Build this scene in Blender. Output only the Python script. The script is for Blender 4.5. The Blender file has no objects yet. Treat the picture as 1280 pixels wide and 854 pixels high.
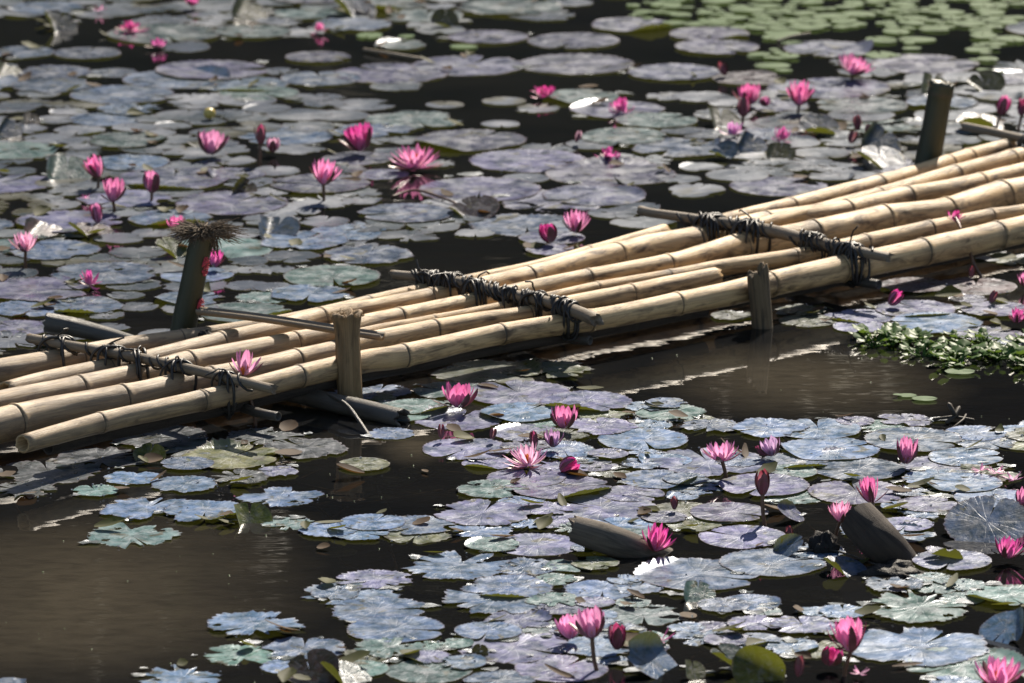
import bpy, math, random
from mathutils import Vector, Matrix, noise as mnoise
R = math.radians
PI = math.pi
rnd = random.Random(11)
sc = bpy.context.scene
COL = sc.collection

# ------------------------------------------------------------------ camera
CAM_H, PITCH, FPX = 3.2, R(13.0), 6900.0
cam_d = bpy.data.cameras.new('camera')
cam = bpy.data.objects.new('camera', cam_d)
COL.objects.link(cam)
cam.location = (0, 0, CAM_H)
cam.rotation_euler = (R(90) - PITCH, 0, 0)
cam_d.sensor_width = 36.0
cam_d.lens = 36.0 * FPX / 1280.0
cam_d.clip_start = 0.1
cam_d.clip_end = 2000
cam_d.dof.use_dof = True
cam_d.dof.focus_distance = 12.9
cam_d.dof.aperture_fstop = 6.0
sc.camera = cam
FWD = Vector((0, math.cos(PITCH), -math.sin(PITCH)))
UPV = Vector((0, math.sin(PITCH), math.cos(PITCH)))
ORG = Vector((0, 0, CAM_H))


def ray(px, py):
    return FWD + Vector((1, 0, 0)) * ((px - 640) / FPX) + UPV * ((427 - py) / FPX)


def at(px, py, z=0.0):
    d = ray(px, py)
    return ORG + d * ((z - CAM_H) / d.z)


def at_y(px, py, y):
    d = ray(px, py)
    return ORG + d * (y / d.y)


def mpp(p):                     # metres per photo pixel at a point
    return (p - ORG).dot(FWD) / FPX


def proj(p):
    v = p - ORG
    d = v.dot(FWD)
    return 640 + v.x / d * FPX, 427 - v.dot(UPV) / d * FPX


# ------------------------------------------------------------------ mesh helpers
class MB:
    def __init__(self):
        self.v, self.f, self.a, self.n = [], [], [], []

    def add(self, p, a=(0, 0, 0), n=0.0):
        self.v.append((p[0], p[1], p[2]))
        self.a.append(a)
        self.n.append(n)
        return len(self.v) - 1

    def mesh(self, name, smooth=True):
        m = bpy.data.meshes.new(name)
        m.from_pydata(self.v, [], self.f)
        at_ = m.attributes.new('co', 'FLOAT_VECTOR', 'POINT')
        at_.data.foreach_set('vector', [c for a in self.a for c in a])
        an = m.attributes.new('mark', 'FLOAT', 'POINT')
        an.data.foreach_set('value', self.n)
        if smooth:
            m.polygons.foreach_set('use_smooth', [True] * len(m.polygons))
        m.update()
        return m

    def build(self, name, mat, parent=None, smooth=True):
        m = self.mesh(name, smooth)
        m.materials.append(mat)
        o = bpy.data.objects.new(name, m)
        COL.objects.link(o)
        if parent:
            o.parent = parent
        return o


def tag(o, label=None, cat=None, group=None, kind=None):
    if label: o['label'] = label
    if cat: o['category'] = cat
    if group: o['group'] = group
    if kind: o['kind'] = kind
    return o


def empty(name, loc, rz=0.0):
    o = bpy.data.objects.new(name, None)
    o.empty_display_size = 0.03
    COL.objects.link(o)
    o.location = loc
    o.rotation_euler = (0, 0, rz)
    return o


def frames(pts):
    n = len(pts)
    T = []
    for i in range(n):
        t = pts[min(i + 1, n - 1)] - pts[max(i - 1, 0)]
        T.append(t.normalized() if t.length > 1e-9 else Vector((0, 0, 1)))
    ref = Vector((0, 0, 1)) if abs(T[0].z) < 0.9 else Vector((1, 0, 0))
    N = (ref - T[0] * ref.dot(T[0])).normalized()
    out = []
    for i in range(n):
        N = (N - T[i] * N.dot(T[i]))
        N = N.normalized() if N.length > 1e-6 else Vector((1, 0, 0))
        out.append((T[i], N, T[i].cross(N)))
    return out


def tube(mb, pts, radii, seg=14, cap=('flat', 'flat'), marks=None, rough=0.0, seed=0.0, s0=0.0, jag=0.0, endjit=None):
    """Sweep; radii per point; cap 'flat', 'hollow', 'point'. 'co' = (length, cos, sin)."""
    pts = [Vector(p) for p in pts]
    fr = frames(pts)
    s = s0
    rows = []
    for i, p in enumerate(pts):
        if i: s += (p - pts[i - 1]).length
        T, N, B = fr[i]
        row = []
        for k in range(seg):
            a = 2 * PI * k / seg
            d = N * math.cos(a) + B * math.sin(a)
            r = radii[i]
            if rough:
                r *= 1 + rough * mnoise.noise(Vector((math.cos(a) * 1.7 + seed, math.sin(a) * 1.7, s * 9)))
            off = Vector((0, 0, 0))
            if jag and i in (0, len(pts) - 1):
                off = T * (jag * mnoise.noise(Vector((math.cos(a) * 3 + seed, math.sin(a) * 3, i * 7.1))) * radii[i])
            row.append(mb.add(p + d * r + off, (s, math.cos(a), math.sin(a)), marks[i] if marks else 0.0))
        rows.append(row)
    for i in range(len(rows) - 1):
        for k in range(seg):
            k2 = (k + 1) % seg
            mb.f.append((rows[i][k], rows[i][k2], rows[i + 1][k2], rows[i + 1][k]))
    for e, c in ((0, cap[0]), (len(pts) - 1, cap[1])):
        T, N, B = fr[e]
        sgn = 1 if e == 0 else -1
        if c == 'point':
            t = mb.add(pts[e] - T * sgn * radii[e] * 1.2, (s, 0, 0), 0)
            ring = rows[e]
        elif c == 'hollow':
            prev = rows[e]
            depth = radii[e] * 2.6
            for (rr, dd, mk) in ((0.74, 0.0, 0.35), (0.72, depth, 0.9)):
                row = []
                for k in range(seg):
                    base = Vector(mb.v[rows[e][k]])
                    c0 = pts[e]
                    q = c0 + (base - c0) * rr + T * sgn * dd
                    row.append(mb.add(q, (s + dd, math.cos(2 * PI * k / seg), math.sin(2 * PI * k / seg)), mk))
                for k in range(seg):
                    k2 = (k + 1) % seg
                    mb.f.append((prev[k], prev[k2], row[k2], row[k]) if e else (prev[k2], prev[k], row[k], row[k2]))
                prev = row
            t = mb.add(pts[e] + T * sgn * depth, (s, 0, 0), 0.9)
            ring = prev
        else:
            # separate rim so the cut stays crisp
            ring = [mb.add(mb.v[q], mb.a[q], 0.35) for q in rows[e]]
            t = mb.add(pts[e] + T * sgn * radii[e] * 0.08, (s, 0, 0), 0.6)
        for k in range(seg):
            k2 = (k + 1) % seg
            mb.f.append((ring[k2], ring[k], t) if e == 0 else (ring[k], ring[k2], t))
    return rows


def catmull(P, t):
    """P: list of tuples; t in [0,len-1]."""
    n = len(P)
    i = min(int(t), n - 2)
    u = t - i
    p0, p1, p2, p3 = P[max(i - 1, 0)], P[i], P[i + 1], P[min(i + 2, n - 1)]
    return [0.5 * (2 * b + (c - a) * u + (2 * a - 5 * b + 4 * c - d) * u * u + (3 * b - a - 3 * c + d) * u ** 3)
            for a, b, c, d in zip(p0, p1, p2, p3)]


# ------------------------------------------------------------------ materials
def new_mat(name):
    m = bpy.data.materials.new(name)
    m.use_nodes = True
    nt = m.node_tree
    nt.nodes.clear()
    out = nt.nodes.new('ShaderNodeOutputMaterial')
    return m, nt, out


class G:
    """tiny node graph helper"""
    def __init__(s, nt): s.nt = nt
    def n(s, t, **kw):
        x = s.nt.nodes.new(t)
        for k, v in kw.items(): setattr(x, k, v)
        return x
    def l(s, a, b): s.nt.links.new(a, b)
    def val(s, sock, v):
        if isinstance(v, (int, float)): sock.default_value = v
        elif isinstance(v, tuple): sock.default_value = v if len(v) == len(sock.default_value) else v + (1,)
        else: s.l(v, sock)
    def math(s, op, a, b=0.0, clamp=False):
        x = s.n('ShaderNodeMath', operation=op, use_clamp=clamp)
        s.val(x.inputs[0], a); s.val(x.inputs[1], b)
        return x.outputs[0]
    def attr(s, name):
        return s.n('ShaderNodeAttribute', attribute_name=name)
    def noise(s, vec, scale, detail=4, rough=0.55, dist=0.0):
        x = s.n('ShaderNodeTexNoise')
        x.inputs['Scale'].default_value = scale; x.inputs['Detail'].default_value = detail
        x.inputs['Roughness'].default_value = rough; x.inputs['Distortion'].default_value = dist
        if vec is not None: s.l(vec, x.inputs['Vector'])
        return x.outputs['Fac']
    def ramp(s, fac, stops, interp='LINEAR'):
        x = s.n('ShaderNodeValToRGB')
        x.color_ramp.interpolation = interp
        e = x.color_ramp.elements
        while len(e) < len(stops): e.new(0.5)
        for q, (p, c) in zip(e, stops):
            q.position = p
            q.color = (c, c, c, 1) if isinstance(c, (int, float)) else tuple(c) + (1,)
        s.val(x.inputs[0], fac)
        return x.outputs[0]
    def mix(s, fac, a, b, blend='MIX'):
        x = s.n('ShaderNodeMix', data_type='RGBA', blend_type=blend)
        s.val(x.inputs['Factor'], fac); s.val(x.inputs['A'], a); s.val(x.inputs['B'], b)
        return x.outputs['Result']
    def mapping(s, vec, scale=(1, 1, 1), loc=(0, 0, 0)):
        x = s.n('ShaderNodeMapping')
        x.inputs['Scale'].default_value = scale; x.inputs['Location'].default_value = loc
        s.l(vec, x.inputs['Vector'])
        return x.outputs[0]
    def bump(s, h, strength, dist):
        x = s.n('ShaderNodeBump')
        x.inputs['Strength'].default_value = strength; x.inputs['Distance'].default_value = dist
        s.l(h, x.inputs['Height'])
        return x.outputs[0]
    def pbsdf(s, col, rough=0.5, spec=0.5, normal=None):
        x = s.n('ShaderNodeBsdfPrincipled')
        s.val(x.inputs['Base Color'], col); s.val(x.inputs['Roughness'], rough)
        x.inputs['Specular IOR Level'].default_value = spec
        if normal is not None: s.l(normal, x.inputs['Normal'])
        return x


def simple(name, c1, c2, scale=20, rough=0.6, spec=0.4, bump=0.3, bd=0.002):
    m, nt, out = new_mat(name)
    g = G(nt)
    tc = g.n('ShaderNodeTexCoord').outputs['Object']
    f = g.noise(tc, scale, 5)
    col = g.mix(g.ramp(f, [(0.35, 0.0), (0.65, 1.0)]), c1, c2)
    b = g.pbsdf(col, rough, spec, g.bump(g.noise(tc, scale * 3, 4), bump, bd))
    g.l(b.outputs[0], out.inputs[0])
    return m


def bamboo_mat(name, light, mid, dirt, dirt_amt=0.5, rough=0.42, fibre=1.0):
    m, nt, out = new_mat(name)
    g = G(nt)
    co = g.attr('co').outputs['Vector']
    mk = g.attr('mark').outputs['Fac']
    sx = g.n('ShaderNodeSeparateXYZ'); g.l(co, sx.inputs[0])
    left_end = g.ramp(g.math('MULTIPLY', sx.outputs[0], 0.5), [(0.32, 1.0), (0.62, 0.0)])
    rndv = g.n('ShaderNodeObjectInfo').outputs['Random']
    off = g.n('ShaderNodeVectorMath', operation='ADD')
    cmb = g.n('ShaderNodeCombineXYZ'); g.l(g.math('MULTIPLY', rndv, 37.0), cmb.inputs[0])
    g.l(co, off.inputs[0]); g.l(cmb.outputs[0], off.inputs[1])
    co = off.outputs[0]
    streak = g.noise(g.mapping(co, (2.5, 9, 9)), 1.6, 6, 0.65)
    blotch = g.noise(g.mapping(co, (9, 1.3, 1.3)), 1.3, 6, 0.62, 0.6)
    fine = g.noise(g.mapping(co, (60, 5, 5)), 2.0, 5, 0.7)
    col = g.mix(g.ramp(streak, [(0.32, 0.0), (0.68, 1.0)]), light, mid)
    col = g.mix(g.math('MULTIPLY', g.ramp(blotch, [(0.47, 0.0), (0.68, 1.0)]), dirt_amt), col, dirt)
    col = g.mix(g.math('MULTIPLY', g.ramp(fine, [(0.60, 0.0), (0.72, 1.0)]), 0.45), col, dirt)
    crack = g.noise(g.mapping(co, (1.1, 16, 16)), 1.9, 3, 0.6)
    crack = g.math('MULTIPLY', g.ramp(crack, [(0.488, 0.0), (0.5, 1.0), (0.512, 0.0)]), g.ramp(g.noise(g.mapping(co, (3, 2, 2)), 1.1, 2), [(0.52, 0.0), (0.6, 0.8)]))
    col = g.mix(crack, col, (0.07, 0.05, 0.03))
    grime = g.ramp(g.noise(g.mapping(co, (1.6, 0.9, 0.9)), 1.5, 5, 0.6), [(0.42, 0.0), (0.72, 1.0)])
    col = g.mix(g.math('MULTIPLY', grime, dirt_amt * 0.7), col, g.mix(1.0, col, (0.55, 0.48, 0.42), 'MULTIPLY'))
    if name == 'dry_bamboo':   # poles turn brown-grey towards their left end
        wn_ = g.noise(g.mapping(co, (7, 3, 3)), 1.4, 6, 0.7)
        col = g.mix(g.math('MULTIPLY', left_end, g.ramp(wn_, [(0.30, 0.25), (0.62, 0.85)])), col, (0.20, 0.145, 0.09))
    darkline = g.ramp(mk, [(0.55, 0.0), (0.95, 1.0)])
    halo = g.math('MULTIPLY', g.ramp(mk, [(0.05, 0.0), (0.5, 1.0)]), g.math('MULTIPLY', blotch, 0.75))
    col = g.mix(halo, col, dirt)
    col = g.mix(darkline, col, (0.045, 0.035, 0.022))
    h = g.math('ADD', g.math('MULTIPLY', g.noise(g.mapping(co, (3, 30, 30)), 2.0, 4), fibre), g.math('MULTIPLY', blotch, 0.6))
    rg = g.math('ADD', g.math('MULTIPLY', blotch, 0.35), rough - 0.12)
    b = g.pbsdf(col, rg, 0.45, g.bump(h, 0.4, 0.003))
    g.l(b.outputs[0], out.inputs[0])
    return m


M = {}
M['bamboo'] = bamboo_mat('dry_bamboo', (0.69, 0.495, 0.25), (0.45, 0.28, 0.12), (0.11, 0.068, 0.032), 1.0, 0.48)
M['bamboo_old'] = bamboo_mat('old_grey_bamboo', (0.27, 0.21, 0.14), (0.17, 0.13, 0.085), (0.07, 0.055, 0.035), 0.6, 0.5)
M['bamboo_green'] = bamboo_mat('dark_green_bamboo', (0.022, 0.030, 0.014), (0.030, 0.034, 0.016), (0.05, 0.045, 0.025), 0.4, 0.38, 0.5)
M['bamboo_wet'] = bamboo_mat('wet_grey_bamboo', (0.085, 0.075, 0.058), (0.06, 0.052, 0.042), (0.028, 0.024, 0.018), 0.6, 0.35)
M['wood'] = bamboo_mat('split_wood', (0.32, 0.21, 0.10), (0.20, 0.125, 0.055), (0.06, 0.04, 0.02), 0.45, 0.65, 2.5)
M['stump'] = bamboo_mat('stump_wood', (0.058, 0.041, 0.027), (0.034, 0.025, 0.018), (0.018, 0.014, 0.011), 0.8, 0.8, 2.0)
M['post_wood'] = bamboo_mat('post_wood', (0.20, 0.14, 0.075), (0.12, 0.085, 0.045), (0.04, 0.03, 0.02), 0.7, 0.75, 2.0)
M['driftwood'] = bamboo_mat('driftwood', (0.17, 0.14, 0.105), (0.10, 0.08, 0.058), (0.035, 0.028, 0.021), 0.8, 0.8, 2.0)
M['fibre'] = simple('dry_fibre', (0.30, 0.21, 0.11), (0.18, 0.12, 0.06), 60, 0.8, 0.2)
M['root'] = simple('dry_root', (0.17, 0.13, 0.09), (0.09, 0.07, 0.05), 60, 0.8, 0.2)
M['vine'] = simple('dark_vine', (0.014, 0.012, 0.011), (0.030, 0.025, 0.019), 60, 0.45, 0.5)
M['mud'] = simple('wet_mud', (0.010, 0.008, 0.007), (0.02, 0.016, 0.012), 40, 0.6, 0.25, 0.8, 0.006)
M['egg'] = simple('pink_egg', (0.75, 0.10, 0.13), (0.60, 0.06, 0.10), 300, 0.4, 0.5, 1.0, 0.003)
M['fruit'] = simple('yellow_fruit', (0.62, 0.48, 0.12), (0.50, 0.36, 0.08), 30, 0.35, 0.5)
M['stem'] = simple('lily_stem', (0.14, 0.065, 0.035), (0.08, 0.045, 0.022), 40, 0.35, 0.5)
M['sepal'] = simple('sepal', (0.21, 0.055, 0.075), (0.13, 0.055, 0.04), 60, 0.4, 0.5)
M['sunken_stem'] = simple('sunken_stem', (0.30, 0.19, 0.09), (0.20, 0.12, 0.06), 20, 0.6, 0.2)
M['stamen'] = simple('stamen', (0.75, 0.26, 0.04), (0.65, 0.16, 0.05), 60, 0.5, 0.4)
M['twig'] = simple('dark_twig', (0.035, 0.028, 0.02), (0.06, 0.045, 0.03), 50, 0.6, 0.3)
M['bed'] = simple('pond_mud', (0.060, 0.046, 0.030), (0.035, 0.028, 0.019), 2.5, 0.9, 0.2)
M['bank'] = simple('bank_soil', (0.05, 0.055, 0.025), (0.07, 0.055, 0.035), 0.8, 0.9, 0.2)
M['bark'] = simple('bark', (0.06, 0.05, 0.04), (0.04, 0.035, 0.028), 4, 0.9, 0.2)


def petal_mat():
    m, nt, out = new_mat('lily_petal')
    g = G(nt)
    co = g.n('ShaderNodeSeparateXYZ'); g.l(g.attr('co').outputs['Vector'], co.inputs[0])
    oc = g.n('ShaderNodeObjectInfo').outputs['Color']
    # x: along the petal, y: across
    veins = g.noise(g.mapping(g.attr('co').outputs['Vector'], (1.2, 14, 3)), 2.0, 3)
    pale = g.mix(0.5, oc, (0.95, 0.78, 0.88))
    tipd = g.mix(1.0, oc, (0.92, 0.62, 0.78), 'MULTIPLY')
    col = g.mix(g.ramp(co.outputs[0], [(0.05, 0.0), (0.9, 1.0)]), pale, oc)
    edge = g.math('ABSOLUTE', co.outputs[1])
    col = g.mix(g.math('MULTIPLY', g.ramp(edge, [(0.25, 0.0), (0.5, 0.8)]), g.ramp(co.outputs[0], [(0.3, 0.0), (0.9, 1.0)])), col, tipd)
    col = g.mix(g.math('MULTIPLY', g.ramp(veins, [(0.45, 0.0), (0.7, 1.0)]), 0.35), col, g.mix(1.0, col, oc, 'MULTIPLY'))
    b = g.pbsdf(col, 0.4, 0.4, g.bump(veins, 0.25, 0.001))
    t = g.n('ShaderNodeBsdfTranslucent'); g.l(col, t.inputs[0])
    mx = g.n('ShaderNodeMixShader'); mx.inputs[0].default_value = 0.5
    g.l(b.outputs[0], mx.inputs[1]); g.l(t.outputs[0], mx.inputs[2])
    g.l(mx.outputs[0], out.inputs[0])
    return m


M['petal'] = petal_mat()


def pad_mat(name='lily_pad', spec=0.5):
    m, nt, out = new_mat(name)
    g = G(nt)
    cov = g.attr('co').outputs['Vector']           # (theta/2pi, r, seed)
    s = g.n('ShaderNodeSeparateXYZ'); g.l(cov, s.inputs[0])
    th, r = s.outputs[0], s.outputs[1]
    oi = g.n('ShaderNodeObjectInfo')
    tc = g.n('ShaderNodeTexCoord').outputs['Object']
    add = g.n('ShaderNodeVectorMath', operation='ADD')
    cb = g.n('ShaderNodeCombineXYZ'); g.l(g.math('MULTIPLY', oi.outputs['Random'], 50.0), cb.inputs[2])
    g.l(tc, add.inputs[0]); g.l(cb.outputs[0], add.inputs[1])
    P = add.outputs[0]
    # radiating veins that fork towards the rim (object space is a unit disc)
    def vein(n, ph):
        w = g.math('ADD', th, g.math('MULTIPLY', g.math('SUBTRACT', g.noise(P, 3.0, 2), 0.5), 0.03))
        a = g.math('ABSOLUTE', g.math('SINE', g.math('ADD', g.math('MULTIPLY', w, PI * n), ph)))
        return a
    v1 = g.ramp(vein(15, 0.0), [(0.0, 1.0), (0.30, 0.0)])
    v2 = g.math('MULTIPLY', g.ramp(vein(30, 0.6), [(0.0, 1.0), (0.35, 0.0)]), g.ramp(r, [(0.35, 0.0), (0.75, 0.8)]))
    veins = g.math('MAXIMUM', v1, v2)
    mott = g.noise(P, 2.2, 6, 0.62, 0.4)
    spk = g.noise(P, 14.0, 5, 0.7)
    base = oi.outputs['Color']
    col = g.mix(g.ramp(mott, [(0.40, 0.0), (0.60, 1.0)]), base, g.mix(1.0, base, (0.36, 0.46, 0.42), 'MULTIPLY'))
    # silt film, densest round the middle and along the veins
    silt = g.math('MULTIPLY', g.ramp(g.noise(P, 3.6, 6, 0.65, 0.5), [(0.47, 0.0), (0.62, 1.0)]), g.ramp(r, [(0.1, 0.75), (0.9, 0.25)]))
    col = g.mix(g.math('MULTIPLY', silt, 0.55), col, (0.21, 0.20, 0.21))
    col = g.mix(g.math('MULTIPLY', veins, g.ramp(r, [(0.0, 0.22), (1.0, 0.06)])), col, (0.24, 0.25, 0.30))
    # eaten, rotting patches
    rot = g.math('MULTIPLY', g.ramp(g.noise(P, 1.7, 5, 0.6, 0.8), [(0.605, 0.0), (0.65, 1.0)]), 0.9)
    col = g.mix(rot, col, (0.062, 0.056, 0.020))
    col = g.mix(g.ramp(spk, [(0.66, 0.0), (0.74, 0.7)]), col, (0.05, 0.045, 0.03))
    rim = g.ramp(r, [(0.93, 0.0), (1.0, 0.6)])
    col = g.mix(rim, col, (0.10, 0.055, 0.06))
    # the underside is wine to olive
    back = g.n('ShaderNodeNewGeometry').outputs['Backfacing']
    col = g.mix(back, col, (0.055, 0.050, 0.022))
    h = g.math('ADD', g.math('MULTIPLY', veins, -0.22), g.math('MULTIPLY', g.noise(P, 5.0, 5, 0.6), 1.1))
    h = g.math('ADD', h, g.math('MULTIPLY', spk, 0.1))
    bmp = g.bump(h, 0.25, 0.006)
    wet = g.ramp(g.noise(P, 2.6, 5, 0.6, 0.6), [(0.38, 0.20), (0.62, 0.40)])
    rg = g.math('ADD', g.math('MULTIPLY', silt, 0.12), g.math('ADD', wet, g.math('MULTIPLY', spk, 0.06)))
    b = g.pbsdf(col, rg, spec, bmp)
    b.inputs['Sheen Weight'].default_value = 0.12
    b.inputs['Sheen Roughness'].default_value = 0.4
    b.inputs['Sheen Tint'].default_value = (0.55, 0.68, 1.0, 1)
    t = g.n('ShaderNodeBsdfTranslucent')
    g.l(g.mix(0.7, col, (0.24, 0.26, 0.02)), t.inputs[0])
    mx = g.n('ShaderNodeMixShader'); mx.inputs[0].default_value = 0.2
    b.inputs['Specular Tint'].default_value = (0.68, 0.78, 1.0, 1)
    g.l(b.outputs[0], mx.inputs[1]); g.l(t.outputs[0], mx.inputs[2])
    g.l(mx.outputs[0], out.inputs[0])
    return m


M['pad'] = pad_mat()
M['old_pad'] = pad_mat('old_lily_leaf', 0.12)


def leaf_mat(name, c1, c2, tr, rough=0.25):
    m, nt, out = new_mat(name)
    g = G(nt)
    tc = g.n('ShaderNodeTexCoord').outputs['Object']
    col = g.mix(g.ramp(g.noise(tc, 18, 4), [(0.35, 0.0), (0.65, 1.0)]), c1, c2)
    b = g.pbsdf(col, rough, 0.5 if rough < .3 else .25)
    t = g.n('ShaderNodeBsdfTranslucent'); t.inputs[0].default_value = tr + (1,)
    mx = g.n('ShaderNodeMixShader'); mx.inputs[0].default_value = 0.3
    g.l(b.outputs[0], mx.inputs[1]); g.l(t.outputs[0], mx.inputs[2])
    g.l(mx.outputs[0], out.inputs[0])
    return m


M['hyacinth'] = leaf_mat('floating_plant_leaf', (0.045, 0.10, 0.018), (0.075, 0.15, 0.028), (0.14, 0.22, 0.03), 0.48)
M['wood_leaf'] = leaf_mat('far_leaf', (0.012, 0.020, 0.009), (0.020, 0.027, 0.013), (0.015, 0.025, 0.006), 0.7)
M['small_leaf'] = leaf_mat('pale_floating_leaf', (0.06, 0.125, 0.045), (0.12, 0.19, 0.08), (0.2, 0.3, 0.08), 0.4)


SILT = []
for (px_, py_, wx_, wy_) in ((110, 745, 520, 95), (1010, 478, 330, 46), (520, 560, 90, 20)):
    c_ = at(px_, py_, 0); k_ = mpp(c_)
    SILT.append((c_.x, c_.y, wx_ * k_ * .5, wy_ * k_ / .25))


def water_mat():
    m, nt, out = new_mat('pond_water')
    g = G(nt)
    tc = g.n('ShaderNodeTexCoord').outputs['Object']
    n1 = g.noise(g.mapping(tc, (1.3, 3.2, 1)), 2.2, 3, 0.5)
    n2 = g.noise(g.mapping(tc, (1.0, 2.2, 1)), 9.0, 2, 0.5)
    h = g.math('ADD', n1, g.math('MULTIPLY', n2, 0.16))
    bmp = g.bump(h, 0.022, 0.05)
    fr = g.n('ShaderNodeFresnel'); fr.inputs[0].default_value = 1.33; g.l(bmp, fr.inputs[1])
    gl = g.n('ShaderNodeBsdfGlossy'); gl.inputs['Roughness'].default_value = 0.012; g.l(bmp, gl.inputs['Normal'])
    gl.inputs[0].default_value = (1, 1, 1, 1)
    murk = g.n('ShaderNodeBsdfDiffuse')
    cl = g.noise(g.mapping(tc, (0.8, 1.4, 1)), 1.4, 4, 0.55)
    fl = g.noise(g.mapping(tc, (1, 2.5, 1)), 14.0, 5, 0.7)
    mc = g.mix(g.ramp(cl, [(0.35, 0.0), (0.65, 1.0)]), (0.011, 0.012, 0.014), (0.020, 0.020, 0.020))
    mc = g.mix(g.ramp(fl, [(0.54, 0.0), (0.75, 0.6)]), mc, (0.012, 0.012, 0.012))
    # clouds of silt hang in the shallows
    geo = g.n('ShaderNodeNewGeometry').outputs['Position']
    silt = None
    for (cx, cy, rx, ry) in SILT:
        mp = g.mapping(geo, (1 / rx, 1 / ry, 0), (-cx / rx, -cy / ry, 0))
        ln_ = g.n('ShaderNodeVectorMath', operation='LENGTH'); g.l(mp, ln_.inputs[0])
        v = g.math('SUBTRACT', 1.25, g.math('ADD', ln_.outputs['Value'], g.math('MULTIPLY', g.math('SUBTRACT', cl, .5), 1.2)), True)
        silt = v if silt is None else g.math('MAXIMUM', silt, v)
    mc = g.mix(silt, mc, g.mix(g.ramp(fl, [(0.45, 0.0), (0.72, 1.0)]), (0.105, 0.090, 0.066), (0.060, 0.052, 0.040)))
    g.l(mc, murk.inputs[0])
    tr = g.n('ShaderNodeBsdfTransparent'); tr.inputs[0].default_value = (0.56, 0.52, 0.42, 1)
    under = g.n('ShaderNodeMixShader'); under.inputs[0].default_value = 0.5
    g.l(murk.outputs[0], under.inputs[1]); g.l(tr.outputs[0], under.inputs[2])
    mx = g.n('ShaderNodeMixShader')
    g.l(fr.outputs[0], mx.inputs[0]); g.l(under.outputs[0], mx.inputs[1]); g.l(gl.outputs[0], mx.inputs[2])
    g.l(mx.outputs[0], out.inputs[0])
    return m


M['water'] = water_mat()


def drop_mat():
    m, nt, out = new_mat('water_drop')
    g = G(nt)
    b = g.pbsdf((0.5, 0.52, 0.55), 0.05, 0.6)
    b.inputs['Transmission Weight'].default_value = 0.6
    b.inputs['IOR'].default_value = 1.33
    g.l(b.outputs[0], out.inputs[0])
    return m


M['drop'] = drop_mat()

# ------------------------------------------------------------------ setting
SUN_EL, SUN_AZ = R(41), R(17)
w = bpy.data.worlds.new('World'); sc.world = w; w.use_nodes = True
wn = w.node_tree
bg = wn.nodes['Background']
sky = wn.nodes.new('ShaderNodeTexSky'); sky.sky_type = 'NISHITA'; sky.sun_disc = False
sky.sun_elevation = SUN_EL; sky.sun_rotation = SUN_AZ
wn.links.new(sky.outputs[0], bg.inputs[0])
bg.inputs[1].default_value = 0.075
sd = bpy.data.lights.new('sun', 'SUN'); sd.energy = 5.0; sd.angle = R(0.5); sd.color = (1.0, 0.90, 0.76)
so = bpy.data.objects.new('sun', sd); COL.objects.link(so)
SDIR = Vector((math.sin(SUN_AZ) * math.cos(SUN_EL), math.cos(SUN_AZ) * math.cos(SUN_EL), math.sin(SUN_EL)))
so.rotation_euler = SDIR.to_track_quat('Z', 'Y').to_euler()
so.location = SDIR * 60
vs = sc.view_settings
vs.view_transform = 'Standard'; vs.look = 'None'; vs.gamma = 1; vs.use_curve_mapping = False
vs.exposure = 0.82
sc.cycles.max_bounces = 8
sc.cycles.transparent_max_bounces = 8


def sheet(name, mat, x0, x1, y0, y1, nx, ny, zf):
    mb = MB()
    for j in range(ny + 1):
        for i in range(nx + 1):
            x = x0 + (x1 - x0) * i / nx; y = y0 + (y1 - y0) * j / ny
            mb.add((x, y, zf(x, y)))
    for j in range(ny):
        for i in range(nx):
            a = j * (nx + 1) + i
            mb.f.append((a, a + 1, a + nx + 2, a + nx + 1))
    o = mb.build(name, mat)
    o['kind'] = 'structure'
    return o


def ground_z(x, y):
    e = max(abs(x) - 20, y - 27, -6 - y, 0)
    t = min(e / 3.0, 1.0)
    z = -0.35 + t * 0.9
    if y > 30: z += 0.45 * min(y - 30, 40) * min(1, max(0, (y - 30) / 10))
    return z + 0.02 * mnoise.noise(Vector((x, y, 0)))


sheet('ground', M['bed'], -400, 400, -200, 600, 4, 4, lambda x, y: -0.55)
sheet('pond_bank', M['bank'], -60, 60, -20, 90, 80, 80, ground_z)
sheet('water', M['water'], -22, 22, -8, 29, 2, 2, lambda x, y: 0.0)

# far wood: only its dark reflection shows
mb = MB(); mt = MB()
r2 = random.Random(5)
for i in range(120):
    a = R(-80 + 160 * (i + r2.random()) / 120)
    d = r2.choice((29, 33, 38)) + r2.uniform(0, 3)
    x, y = d * math.sin(a) * 1.15, 14 + d * math.cos(a) * 0.9
    H = r2.uniform(12.5, 14.5) * (0.9 + 0.012 * (d - 29))
    gz = ground_z(x, y) - 0.2
    tube(mt, [Vector((x, y, gz)), Vector((x + r2.uniform(-.4, .4), y, gz + H * .5)), Vector((x, y, gz + H * .85))], [0.3, 0.2, 0.06], 7)
    for k in range(420):
        u = r2.random()
        rr = (1 - (2 * u - 1) ** 2) ** 0.5 * 3.0 * r2.random() ** 0.4 + .2
        aa = r2.uniform(0, 2 * PI)
        c = Vector((x + rr * math.cos(aa), y + rr * math.sin(aa), gz + 0.6 + H * u))
        s_ = r2.uniform(0.25, 0.6)
        n1 = Vector((r2.gauss(0, 1), r2.gauss(0, 1), r2.gauss(0, 1))).normalized() * s_
        n2 = n1.cross(Vector((r2.gauss(0, 1), r2.gauss(0, 1), r2.gauss(0, 1)))).normalized() * s_ * .6
        q = [mb.add(c + v) for v in (n1, n2, -n1, -n2)]
        mb.f.append(tuple(q))
wood_o = mb.build('far_wood', M['wood_leaf'], None, False)
tag(wood_o, 'dark leafy wood on the far bank, mirrored in the pond', 'wood', None, 'stuff')
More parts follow.
